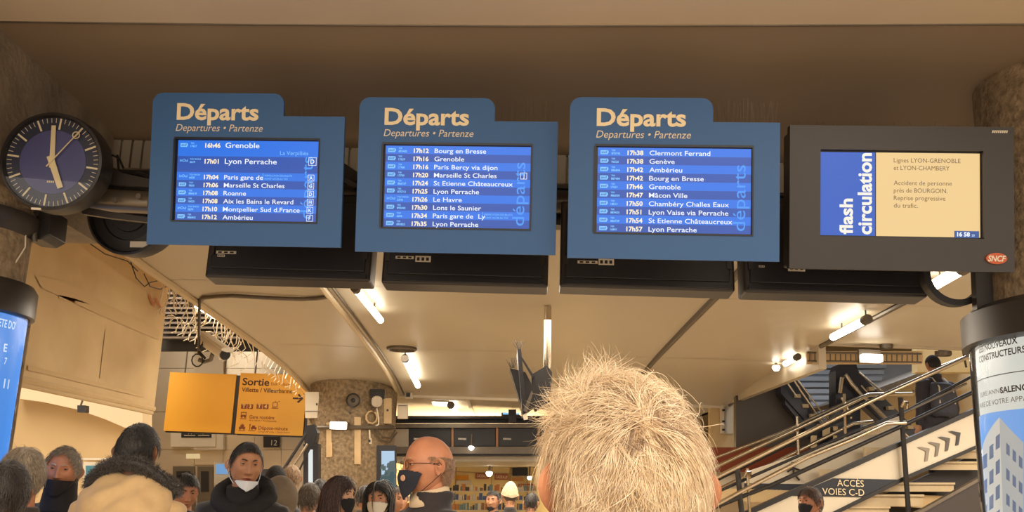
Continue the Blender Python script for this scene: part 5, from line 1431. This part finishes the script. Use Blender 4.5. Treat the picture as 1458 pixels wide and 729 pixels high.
        for s in (-1, 1):
            q.tube([put((s*(.031+.0125*math.sin(R(a))), -.0665-.0138*math.cos(R(a)), .0133-.0012*abs(a)/60)) for a in (-60, -30, 0, 30, 60)], .0009*scale, 4)
        q.build('eyelids', None, e, smooth=True)
        lp = MB(); lipm = mat('lip_'+skin, tuple(int(v*f) for v, f in zip(skins[skin], (.82, .62, .62))), .45)
        m_ = (np.abs(G[..., 2]+.0655) < .0095*(1-np.clip(np.abs(G[..., 0])/.026, 0, 1)**2)+.0005) & (np.abs(G[..., 0]) < .027) & (N[..., 1] < 0)
        G2 = G.copy(); G2[..., 1] -= .0012; add_grid(lp, G2, m_, HM)
        if lp.f: lp.build('lips', lipm, e, smooth=True)
        if brows and haircol:
            q = MB()
            for s in (-1, 1):
                pts = [(s*.013, -.0895, .0265), (s*.024, -.0885, .0315), (s*.036, -.0800, .0325), (s*.047, -.0655, .0265)]
                q.tube([put(v) for v in pts], [.0030*scale, .0036*scale, .0030*scale, .0012*scale], 6)
            q.build('eyebrows', haircol[0], e, smooth=True)
    # ---- hair
    rg = np.random.default_rng(int(px*7+py))
    if haircol and hair:
        hk = hair if hair in HAIRLINE else 'short'
        m_ = hair_mask(G, N, Pp, hk)
        Nn = N.copy(); G2 = G+Nn*hairshell; h_ = MB(); add_grid(h_, G2, m_, HM)
        cap = h_.build('hair', haircol[1], e, smooth=True)
        if n_hair:
            roots = sample_roots(G2, m_, n_hair, rg)
            wh = np.array([.01, .05, .105]); D = roots-wh
            if comb is not None: D = D*.5/np.linalg.norm(D, axis=1, keepdims=True)+np.array(comb)
            D = D/np.linalg.norm(D, axis=1, keepdims=True)+rg.normal(0, .22, D.shape)
            hb = HB(); k = n_hair//2
            strands(hb, roots[:k], None, D[:k], hair_len, .16, hair_r, 5, curl=.18 if hair != 'curly' else 1.3, grav=.4, seed=1)
            strands(hb, roots[k:], None, D[k:], hair_len, .30, hair_r, 5, curl=.25 if hair != 'curly' else 1.6, grav=.3, seed=2)
            hb.build('hair_strands', haircol, cap, HM)
        if long_len:
            q = HB(); n_ = 900; az = rg.uniform(-PI, PI, n_); az = np.where(np.abs(az) < R(52), np.sign(az)*np.radians(rg.uniform(52, 180, n_)), az)
            z0 = rg.uniform(.02, .1, n_); k_ = np.sqrt(np.clip(1-(z0/.118)**2, 0, 1)); roots = np.stack([.082*k_*np.sin(az), -.100*k_*np.cos(az), z0], 1)
            D = np.stack([.25*np.sin(az), -.25*np.cos(az), -np.ones(n_)], 1)
            roots = sample_roots(G2, hair_mask(G, N, Pp, 'long') & (np.abs(Pp) > R(74)), n_, rg); D = roots*np.array([1.2, .8, 0])+np.array([0, .0, -.12])
            strands(q, roots, None, D, long_len, .07, .0034, 10, curl=.22, grav=1.4, rx=.090, ry=.108, seed=4, noisek=5, cyl=True)
            roots2 = sample_roots(G2, hair_mask(G, N, Pp, 'long'), 700, rg); Dp = roots2-np.array([0, 0, .13]); Dp = np.stack([np.sign(roots2[:, 0]+.001)*(.5+np.abs(roots2[:, 0])*6), np.where(roots2[:, 1] < .02, .8, .3), -.5-roots2[:, 0]*0], 1)
            strands(q, roots2, None, Dp, .14, .06, .0026, 7, curl=.10, grav=.9, seed=5, cyl=True)
            q.build('long_hair', haircol, cap, HM)
    # ---- mask
    if mask:
        mk, colr, lab = mask
        mm = mat('mask_%d_%d_%d' % colr, colr, .85, bump=.2, bscale=30)
        zt = {'nose': -.006, 'undernose': -.048, 'chin': -.066, 'snood': -.040}[mk]
        zb3 = -.125
        a = np.degrees(np.abs(Pp)); lim = 90 if mk != 'snood' else 190
        top_ = zt-.022*np.clip(a/90, 0, 1)**1.5*(1 if mk == 'nose' else .2) if mk != 'snood' else zt+.0*a
        m_ = (G[..., 2] < top_) & (a < lim) & (T < PI*.985)
        if mk != 'snood': m_ &= G[..., 2] > zb3+.0003*a
        fwd = np.zeros_like(G); fx = np.clip(1-np.abs(G[..., 0])/.055, 0, 1)**.8*(N[..., 1] < 0)
        # the cloth bridges the nose and chin : push forward to a convex profile
        tgt = -.117+.10*np.abs(G[..., 0])**1.2*8*.1-.0*G[..., 2]
        prof = -np.interp(G[..., 2], [-.13, -.115, -.09, -.06, -.035, -.006, .01], [.080, .099, .108, .117, .121, .110, .098])
        yy = prof+np.abs(G[..., 0])**1.6*4.6
        G2 = G+N*.004; G2[..., 1] = np.where((N[..., 1] < 0), np.minimum(G2[..., 1], yy), G2[..., 1])
        q = MB(); add_grid(q, G2, m_, HM)
        if q.f:
            o_ = q.build('mask' if mk != 'snood' else 'snood', mm, e, smooth=True); sd = o_.modifiers.new('s', 'SOLIDIFY'); sd.thickness = .002
            o_['label'] = lab
            if mk != 'snood':
                q = MB()
                for s in (-1, 1):
                    q.tube([put((s*.062, -.045, zt-.022)), put((s*.076, -.01, zt+.01)), put((s*.088, .020, .012)), put((s*.086, .034, -.005))], .0013*scale, 5)
                    q.tube([put((s*.058, -.045, -.090)), put((s*.076, -.01, -.06)), put((s*.088, .028, -.025)), put((s*.086, .034, -.005))], .0013*scale, 5)
                q.build('ear_loops', mm, e)
        if mk == 'snood':
            q = MB(); q.tube([nt_+Vector((0, 0, .01)), nb_.lerp(nt_, .6), nb_.lerp(nt_, .2), nb_], [.080*S, .085*S, .095*S, .11*S], 20); q.build('snood_fold', mm, e, smooth=True)
    if turtle:
        q = MB(); q.tube([nt_+Vector((0, -.010, -.050*S)), nb_.lerp(nt_, .45), nb_.lerp(nt_, .1), nb_], [.078*S, .084*S, .10*S, .12*S], 24); q.build('coat_collar', mat('collar_%d_%d_%d' % turtle, turtle, .85, bump=.2, bscale=20), e, smooth=True)
    if glasses:
        q = MB(); gm_ = mat('glasses_frame', (40, 28, 22), .3)
        for s in (-1, 1):
            q.tube([put((s*.031+.021*math.cos(t), -.0965+.006*abs(math.cos(t)), .008+.0155*math.sin(t))) for t in np.linspace(0, 2*PI, 17)], .0012*scale, 5, cap=False)
            q.tube([put((s*.052, -.090, .012)), put((s*.074, -.06, .013)), put((s*.083, .0, .010)), put((s*.083, .02, .002))], .0013*scale, 5)
        q.tube([put((-.010, -.1, .012)), put((0, -.104, .014)), put((.010, -.1, .012))], .0014*scale, 5)
        q.build('glasses_frame', gm_, e, smooth=True)
        q = MB()
        for s in (-1, 1): q.add([put((s*.031+.0205*math.cos(t), -.0968+.006*abs(math.cos(t)), .008+.015*math.sin(t))) for t in np.linspace(0, 2*PI, 16, endpoint=False)], [tuple(range(16))])
        q.build('lenses', glass('spectacle_glass'), e, fix=False)
    if hat:
        kind, colr = hat; hm_ = mat('hat_%d_%d_%d' % colr, colr, .9, bump=.4, bscale=60, var=.15, scale=40)
        G2 = G+N*(.012 if kind == 'cap' else .016); a = np.degrees(np.abs(Pp))
        m_ = G[..., 2] > np.interp(a, [0, 60, 100, 180], [.052, .035, .0, -.02])
        if kind == 'beanie': G2[..., 2] += .03*np.clip(G[..., 2]/.11, 0, 1)**2; G2[..., 1] += .03*np.clip(G[..., 2]/.11, 0, 1)**2
        q = MB(); add_grid(q, G2, m_, HM); ho = q.build('hat', hm_, e, smooth=True); ho.modifiers.new('s', 'SOLIDIFY').thickness = .004
        if kind == 'beanie':
            q = MB(); q.tube([put((.090*math.sin(t), -.108*math.cos(t), .050-.034*abs(t)/PI*1.9)) for t in np.linspace(-PI, PI, 25)], .010*scale, 8, cap=False); q.build('hat_band', hm_, ho, smooth=True)
    if hood:
        kind, colr = hood; hm_ = mat('hood_%d_%d_%d' % colr, colr, .85, var=.1, scale=10, bump=.3, bscale=22)
        if kind == 'up':
            G2 = G+N*.026; G2[..., 2] -= 0; a = np.degrees(np.abs(Pp)); m_ = (a > 62) | (G[..., 2] > .078)
            q = MB(); add_grid(q, G2, m_, HM); o_ = q.build('hood', hm_, e, smooth=True); o_.modifiers.new('s', 'SOLIDIFY').thickness = .006
            q = MB(); q.rings([(0, .03, hz-.03, .095*S, .11*S), (0, .03, hz-.13*S, .105*S, .11*S), (0, .02, hz-.22*S, .15*S, .13*S)], 20); q.build('hood_base', hm_, o_, smooth=True)
        else:                                         # folded behind the neck
            q = MB(); cz = hz-.135*S
            q.tube([(.125*S*math.sin(t), .03+.10*S*-math.cos(t)+(.03 if abs(t) > 2 else 0), cz-.02*S-.075*math.cos(t)*S) for t in np.linspace(-PI, PI, 25)], .048*S, 12, cap=False)
            q.rings([(0, .10*S, cz-.12*S, .10*S, .05*S), (0, .12*S, cz-.05*S, .14*S, .075*S), (0, .11*S, cz+.02*S, .13*S, .07*S)], 18)
            remesh_obj(q, 'hood', hm_, e, .014, 6, .003)
    if collar:
        cm = mat('collar_%d_%d_%d' % collar, collar, .8); q = MB()
        vs = []
        for i in range(25):
            t = -PI+2*PI*i/24; o2 = .004 if i % 24 else 0
            vs += [(.070*S*math.sin(t), .018-.066*S*math.cos(t), sh+.098*S-.015*S*math.cos(t)*1.2), (.080*S*math.sin(t), .018-.080*S*math.cos(t), sh+.050*S-.03*S*math.cos(t))]
        q.add(vs, [(i*2, i*2+1, i*2+3, i*2+2) for i in range(24)]); o_ = q.build('shirt_collar', cm, e, smooth=True); o_.modifiers.new('s', 'SOLIDIFY').thickness = .004
    return e, HM, S, sh, hz

HC = lambda n_, a, b: [hair_mat('hair_'+n_+'_a', a, b), hair_mat('hair_'+n_+'_b', b, tuple(int(v*.8) for v in b))]
GREY = HC('grey', (206, 190, 166), (150, 134, 112)); DKB = HC('dark_brown', (56, 40, 30), (34, 25, 20)); BLK = HC('black', (48, 38, 32), (20, 16, 14))
AUB = HC('auburn', (92, 50, 32), (52, 30, 20)); BRN = HC('brown', (104, 76, 52), (66, 48, 34)); LGT = HC('light', (214, 180, 140), (160, 128, 92))
GRYD = HC('grey_dark', (150, 136, 118), (98, 86, 72))

# ---- far to near
person(702, 713, 11.6, 'person with black hair and lowered black mask in front of the shop', yaw=-20, skin='light', haircol=BLK, mask=('chin', (36, 34, 36), 'black mask pulled down'), nr=40, nc=44, n_hair=500, hair_r=.002, coat=(52, 52, 58), hair_len=.03)
person(726, 706, 11.0, 'person in a cream knitted beanie seen from behind in front of the shop', yaw=190, skin='light', hair='short', haircol=BRN, hat=('beanie', (222, 204, 170)), nr=40, nc=44, n_hair=200, hair_r=.002, coat=(58, 54, 52), face=False)
person(757, 716, 11.4, 'person with dark hair half hidden by the white-haired head', yaw=160, skin='light', haircol=DKB, nr=36, nc=40, n_hair=400, hair_r=.002, coat=(66, 72, 84), face=False)
person(455, 697, 10.8, 'small far person with dark hair left of the auburn-haired woman', yaw=170, haircol=BLK, nr=36, nc=40, n_hair=300, hair_r=.002, face=False)
person(520, 708, 9.5, 'far person with dark hair partly behind the woman in the white mask', yaw=150, haircol=DKB, nr=36, nc=40, n_hair=300, hair_r=.002, face=False, coat=(96, 84, 70))
person(567, 712, 9.0, 'far person in a dark coat between the white-masked woman and the bald man', yaw=30, haircol=BRN, nr=36, nc=40, n_hair=300, hair_r=.002, coat=(40, 36, 34))
person(414, 681, 8.6, 'person with pale blond hair seen behind the grey hood', yaw=200, skin='pale', haircol=LGT, nr=44, nc=48, n_hair=700, hair_r=.002, coat=(110, 100, 92), face=False)
person(392, 684, 8.1, 'person in a black knitted cap behind the young man', yaw=185, haircol=BLK, hat=('cap', (28, 26, 26)), nr=40, nc=44, n_hair=200, hair_r=.002, coat=(34, 32, 34), face=False)
person(330, 706, 8.6, 'far person with dark hair at the left of the young man', yaw=170, haircol=BLK, nr=36, nc=40, n_hair=200, hair_r=.002, face=False)
person(137, 690, 8.2, 'far person in a pale coat behind the fur hood, raising a hand', yaw=20, skin='ruddy', haircol=BLK, nr=40, nc=44, n_hair=400, hair_r=.002, coat=(214, 190, 150), pose={1: ((.10, -.22, -.20), (-.02, -.36, .10)), 'point': 1})
person(440, 710, 7.4, 'person with greying brown hair in front of the far pillar', yaw=175, skin='light', haircol=GRYD, nr=44, nc=48, n_hair=900, hair_r=.0018, coat=(48, 42, 40), face=False)
person(264, 700, 6.3, 'person with short dark hair looking down between the parka and the young man', yaw=30, pitch=14, skin='ruddy', haircol=BLK, body_yaw=10, nr=52, nc=56, n_hair=1200, hair_r=.0018, coat=(30, 28, 28), coatlabel=None)
person(1154, 715, 7.8, 'person with short brown hair and black mask in front of the navy band', yaw=-62, skin='ruddy', haircol=HC('chestnut', (118, 76, 48), (74, 46, 30)), mask=('nose', (34, 32, 36), 'black face mask'), nr=52, nc=56, n_hair=1200, hair_r=.0016, hair_len=.05, coat=(52, 44, 40), comb=(.3, .5, -.6))
person(484, 704, 6.4, 'woman with long auburn hair and a black mask facing right by the far pillar', yaw=68, pitch=6, skin='pale', hair='long', haircol=AUB, long_len=.34, mask=('nose', (28, 26, 28), 'black face mask'), nr=56, nc=60, n_hair=1400, hair_r=.0018, coat=(34, 30, 32))
person(540, 709, 6.9, 'woman with long black hair and a white mask below the lit picture display', yaw=-8, pitch=8, skin='light', hair='long', haircol=BLK, long_len=.30, mask=('nose', (236, 226, 206), 'white cup-shaped mask'), nr=56, nc=60, n_hair=1200, hair_r=.0018, coat=(150, 136, 120))
person(397, 712, 5.6, 'person with a grey-brown hood pulled up behind the young man', yaw=178, haircol=None, hair=None, hood=('up', (120, 104, 84)), nr=52, nc=56, n_hair=0, coat=(70, 60, 52), face=False)
person(31, 676, 3.9, 'person with wavy grey hair seen from behind at the left edge', yaw=-125, skin='ruddy', hair='long', haircol=GREY, nr=60, nc=64, n_hair=4000, hair_len=.055, hair_r=.0010, coat=(54, 48, 44), face=False, ears=False, comb=(-.2, .3, -.5), hairshell=.007, scale=.88)
person(89, 670, 5.0, 'grey-haired man in a black snood looking to the viewer at the left', yaw=10, pitch=2, roll=4, skin='ruddy', hair='receding', haircol=GREY, mask=('snood', (28, 24, 24), 'black cloth snood over the mouth'), nr=84, nc=88, n_hair=3500, hair_len=.05, hair_r=.0010, coat=(30, 27, 27), comb=(-.6, -.2, .1), hairshell=.003, neckd=.19)
person(350, 663, 5.0, 'young man in a black hooded coat with a white mask under his chin', yaw=26, pitch=3, roll=2, body_yaw=4, skin='olive', hair='short', haircol=BLK, mask=('chin', (214, 220, 226), 'pale surgical mask pulled under the chin'), nr=90, nc=96, n_hair=3500, hair_len=.020, hair_r=.0009, coat=(26, 24, 26), hood=('down', (24, 22, 24)), hairshell=.003, neckd=.185, turtle=(24, 22, 24))
e, HM, S, sh, hz = person(8, 700, 3.45, 'person with dark hair and glasses at the bottom left corner', yaw=-150, skin='dark', hair='short', haircol=DKB, nr=56, nc=60, n_hair=3500, hair_len=.06, hair_r=.0011, coat=(96, 74, 54), face=True, glasses=True, hairshell=.007, scale=.86)
e, HM, S, sh, hz = person(196, 643, 4.2, 'person with black hair in a beige parka with a grey fur hood trim', yaw=176, skin='dark', hair='short', haircol=BLK, nr=60, nc=64, n_hair=3500, hair_len=.028, hair_r=.0010, coat=(206, 174, 126), face=False, hairshell=.004, broad=1.06, neckd=.20)
# parka hood : beige pouch and grey fur trim
fur = HC('fur_trim', (112, 100, 86), (44, 38, 34)); q = MB(); bm2 = mat('coat_206_174_126', (206, 174, 126)); cz = hz-.13
q.rings([(0, .05, cz-.30, .16, .10), (0, .07, cz-.21, .20, .14), (0, .075, cz-.11, .205, .14), (0, .055, cz-.03, .185, .11), (0, .04, cz+.015, .14, .08), (0, .03, cz+.04, .08, .055)], 26)
pk = remesh_obj(q, 'hood', bm2, e, .014, 3, .009)
ring = [Vector((.178*math.sin(t), .0-.10*math.cos(t)*1.0, cz+.085-.105*abs(math.sin(t))**2-.05*max(0, math.cos(t)))) for t in np.linspace(-PI, PI, 41)]
for v in ring: v.y = v.y+.0
q = MB(); q.tube(ring, .026, 12, cap=False); fo = q.build('fur_trim', fur[1], e, smooth=True)
rg = np.random.default_rng(5); n_ = 8000; ti = rg.integers(0, 40, n_); fr = rg.random(n_)[:, None]
RG = np.array([list(v) for v in ring]); cpt = RG[ti]*(1-fr)+RG[ti+1]*fr; tg = RG[ti+1]-RG[ti]; tg /= np.linalg.norm(tg, axis=1, keepdims=True)
rv = rg.normal(0, 1, (n_, 3)); rv -= tg*np.sum(rv*tg, 1, keepdims=True); rv /= np.linalg.norm(rv, axis=1, keepdims=True)
hb = HB(); P0 = cpt+rv*.024; seg = 4
def free_strands(hb, P0, D, L_, rad, seg, curl, grav, seed):
    rg = np.random.default_rng(seed); n = len(P0); P = P0.copy(); D = D/np.linalg.norm(D, axis=1, keepdims=True); pts = [P]
    c1 = rg.normal(0, 1, D.shape)*curl; Ln = L_*rg.uniform(.6, 1.3, n)[:, None]
    for k in range(seg):
        D = D+c1*.5+np.array([0, 0, -grav]); c1 = c1*.8+rg.normal(0, .5, D.shape)*curl*.5; D /= np.linalg.norm(D, axis=1, keepdims=True); P = P+D*Ln/seg; pts.append(P)
    pts = np.stack(pts, 1); tang = np.gradient(pts, axis=1); tang /= np.linalg.norm(tang, axis=2, keepdims=True)+1e-9
    A = np.cross(tang, np.array([.3, .9, .2])); A /= np.linalg.norm(A, axis=2, keepdims=True)+1e-9; B = np.cross(A, tang)
    rr_ = rad*np.linspace(1, .15, seg+1)[None, :, None]*rg.uniform(.6, 1.3, n)[:, None, None]
    ring_ = np.stack([pts+A*rr_, pts-.5*A*rr_+B*rr_*.8, pts-.5*A*rr_-B*rr_*.8], 2); K = (seg+1)*3
    base = np.array([(k*3+j, k*3+(j+1) % 3, (k+1)*3+(j+1) % 3, (k+1)*3+j) for k in range(seg) for j in range(3)])
    hb.fastv.append(ring_.reshape(-1, 3)); hb.fastf.append((base[None]+(np.arange(n)*K)[:, None, None]).reshape(-1, 4))
k = n_//2
free_strands(hb, P0[:k], rv[:k]+tg[:k]*.3, .022, .0013, 4, .5, .1, 1); free_strands(hb, P0[k:], rv[k:]-tg[k:]*.3, .018, .0013, 4, .5, .1, 2)
hb.build('fur_strands', fur, fo)

# bald man
e, HM, S, sh, hz = person(609, 664, 3.75, 'bald man with glasses and dark mask in profile facing left', yaw=-68, pitch=4, skin='ruddy', hair='fringe', haircol=HC('grey_stubble', (186, 150, 116), (158, 118, 86)), body_yaw=-50,
    mask=('nose', (34, 38, 50), 'dark blue face mask with a small pale patch'), glasses=True, nr=96, nc=100, n_hair=3000, hair_len=.010, hair_r=.0006, coat=(38, 32, 34), collar=(214, 192, 160), hairshell=.0008, brows=True, neckd=.175)
q = MB(); q.lathe([(0, .003), (.010, .003), (.012, 0)], 14, 'y', HM @ Matrix.Translation((.030, -.107, -.040)) @ Matrix.Rotation(R(28), 4, 'Z')); q.build('mask_patch', mat('patch_pale', (206, 160, 130), .6), e)
# strap of brown bag / garment across him
q = MB(); q.tube([(-.19*S, .06, sh-.10), (-.10*S, -.11, sh-.02), (.0, -.15, sh-.08), (.10*S, -.15, sh-.2)], [.03, .035, .035, .03], 10, flat=.4); q.build('bag_strap', mat('red_brown_strap', (126, 66, 42), .6), e, smooth=True)

# man on the stairs
FZ = atD(1328, 519, 12.6).z-1.64
e, HM, S, sh, hz = person(1328, 519, 12.6, 'man in a dark coat and cap with a grey backpack climbing the stairs', yaw=188, skin='light', haircol=BLK, hat=('cap', (52, 46, 46)), nr=44, nc=48, n_hair=300, hair_r=.002, coat=(58, 54, 60), face=False, feet=FZ, broad=1.15, collar=(170, 160, 150))
q = MB(); q.rings([(0, .17, sh-.46, .13, .06, .7), (0, .19, sh-.42, .16, .09, .7), (0, .19, sh-.2, .165, .10, .7), (0, .17, sh-.06, .15, .07, .7), (0, .15, sh-.03, .12, .04, .7)], 20)
bp = remesh_obj(q, 'backpack', mat('backpack_grey', (74, 74, 84), .7, var=.1, scale=14), e, .014, 4)
bp['label'] = 'dark grey backpack with pale straps'
q = MB()
for s in (-1, 1): q.tube([(s*.09, .16, sh-.46), (s*.10, .275, sh-.3), (s*.09, .26, sh-.1), (s*.08, .1, sh+.03), (s*.08, .0, sh+.04)], .011, 6, flat=.5)
q.build('strap', M_WHITE, bp, smooth=True)
land = struct(MB().box(2.5, 14, 12.3, 14.9, FZ-.15, FZ).build('landing', M_TAN), 'landing slab under the man on the stairs')

# ---------------------------------------------------------------- the white-haired man right in front
WHT = [hair_mat('hair_white_a', (248, 228, 194), (222, 194, 152), .38), hair_mat('hair_white_b', (220, 190, 148), (184, 150, 110), .4), hair_mat('hair_white_c', (170, 138, 102), (120, 92, 66), .45)]
e, HM, S, sh, hz = person(889, 692, 1.14, 'white-haired man seen from behind close to the viewer', yaw=184, pitch=-2, skin='ruddy', hair='short', haircol=WHT[1:], nr=100, nc=104, n_hair=0, coat=(44, 38, 34), face=True, brows=False, hairshell=.004, scale=1.04, broad=1.0)
HM = HM @ Matrix.Diagonal((1.06, 1.0, 1.0, 1.0))
capo = [o for o in e.children if o.name.startswith('hair')][0]
G, N, Pp, T = head_grid(100, 104); msk = hair_mask(G, N, Pp, 'short') & ~((G[..., 1] < .05) & (G[..., 2] < .035)) & (G[..., 2] > -.05)
rg = np.random.default_rng(21); hb = HB(); sc_ = np.array([.083, .106, .118])
def flow(roots, kind):
    wh = np.array([-.006, .085, .064])                # whorl a little right of centre, low on the crown
    D = roots-wh; dist_ = np.linalg.norm(D, axis=1, keepdims=True)
    Dn = D/(dist_+1e-6)
    Nn = roots/sc_**2; Nn /= np.linalg.norm(Nn, axis=1, keepdims=True)
    swirl = np.cross(Nn, Dn)
    D = Dn+swirl*.55*np.exp(-(dist_/.05)**2)
    D[:, 2] -= .55*np.clip(dist_[:, 0]/.08, 0, 1.2)*(roots[:, 2] < .085)
    return D
pick = []
def clumps(n_clump, per, L_, lift, rad, curl, grav, mati, seed, spread=.006, rsel=None, hug=1.0):
    rg = np.random.default_rng(seed)
    c = sample_roots(G+N*.004, msk, n_clump*3, rg)
    if rsel is not None: c = c[rsel(c)]
    c = c[:n_clump]; n_ = len(c)
    D = flow(c, 0)+rg.normal(0, .42, c.shape)
    R_ = np.repeat(c, per, 0)+rg.normal(0, spread*.7, (n_*per, 3)); q_ = np.linalg.norm(R_/sc_, axis=1, keepdims=True); R_ = R_/q_*1.005
    D_ = np.repeat(D, per, 0)+rg.normal(0, .10, (n_*per, 3))
    strands(hb, R_, None, D_, L_, lift, rad, 8, curl=curl, grav=grav, seed=seed, noisek=6, hug=hug); pick.append(mati)
clumps(620, 16, .046, .13, .00036, .16, .35, 1, 31)
clumps(480, 16, .056, .18, .00036, .22, .35, 0, 32)
clumps(380, 14, .042, .10, .00038, .14, .3, 2, 33)
clumps(130, 14, .066, .26, .00034, .30, .25, 0, 34)
clumps(70, 12, .052, .34, .00033, .45, .0, 0, 35, rsel=lambda c: (c[:, 2] > .06))
# windblown tuft over the left of the crown (head faces away: image left = local +x)
clumps(90, 16, .050, .70, .00034, .55, -.3, 0, 36, rsel=lambda c: (c[:, 2] > .07) & (c[:, 0] > .0) & (c[:, 1] < .04), hug=.6)
clumps(60, 14, .042, .45, .00034, .5, -.1, 1, 37, rsel=lambda c: (c[:, 2] > .05) & (c[:, 0] > .03), hug=.7)
# ends over the nape and sides
clumps(300, 14, .046, .12, .00038, .16, .6, 1, 38, rsel=lambda c: (c[:, 2] < .03))
clumps(160, 12, .050, .2, .00036, .22, .7, 0, 39, rsel=lambda c: (c[:, 2] < .05))
hb.build('hair_strands', WHT, capo, HM, pick=pick)
bpy.context.view_layer.update()
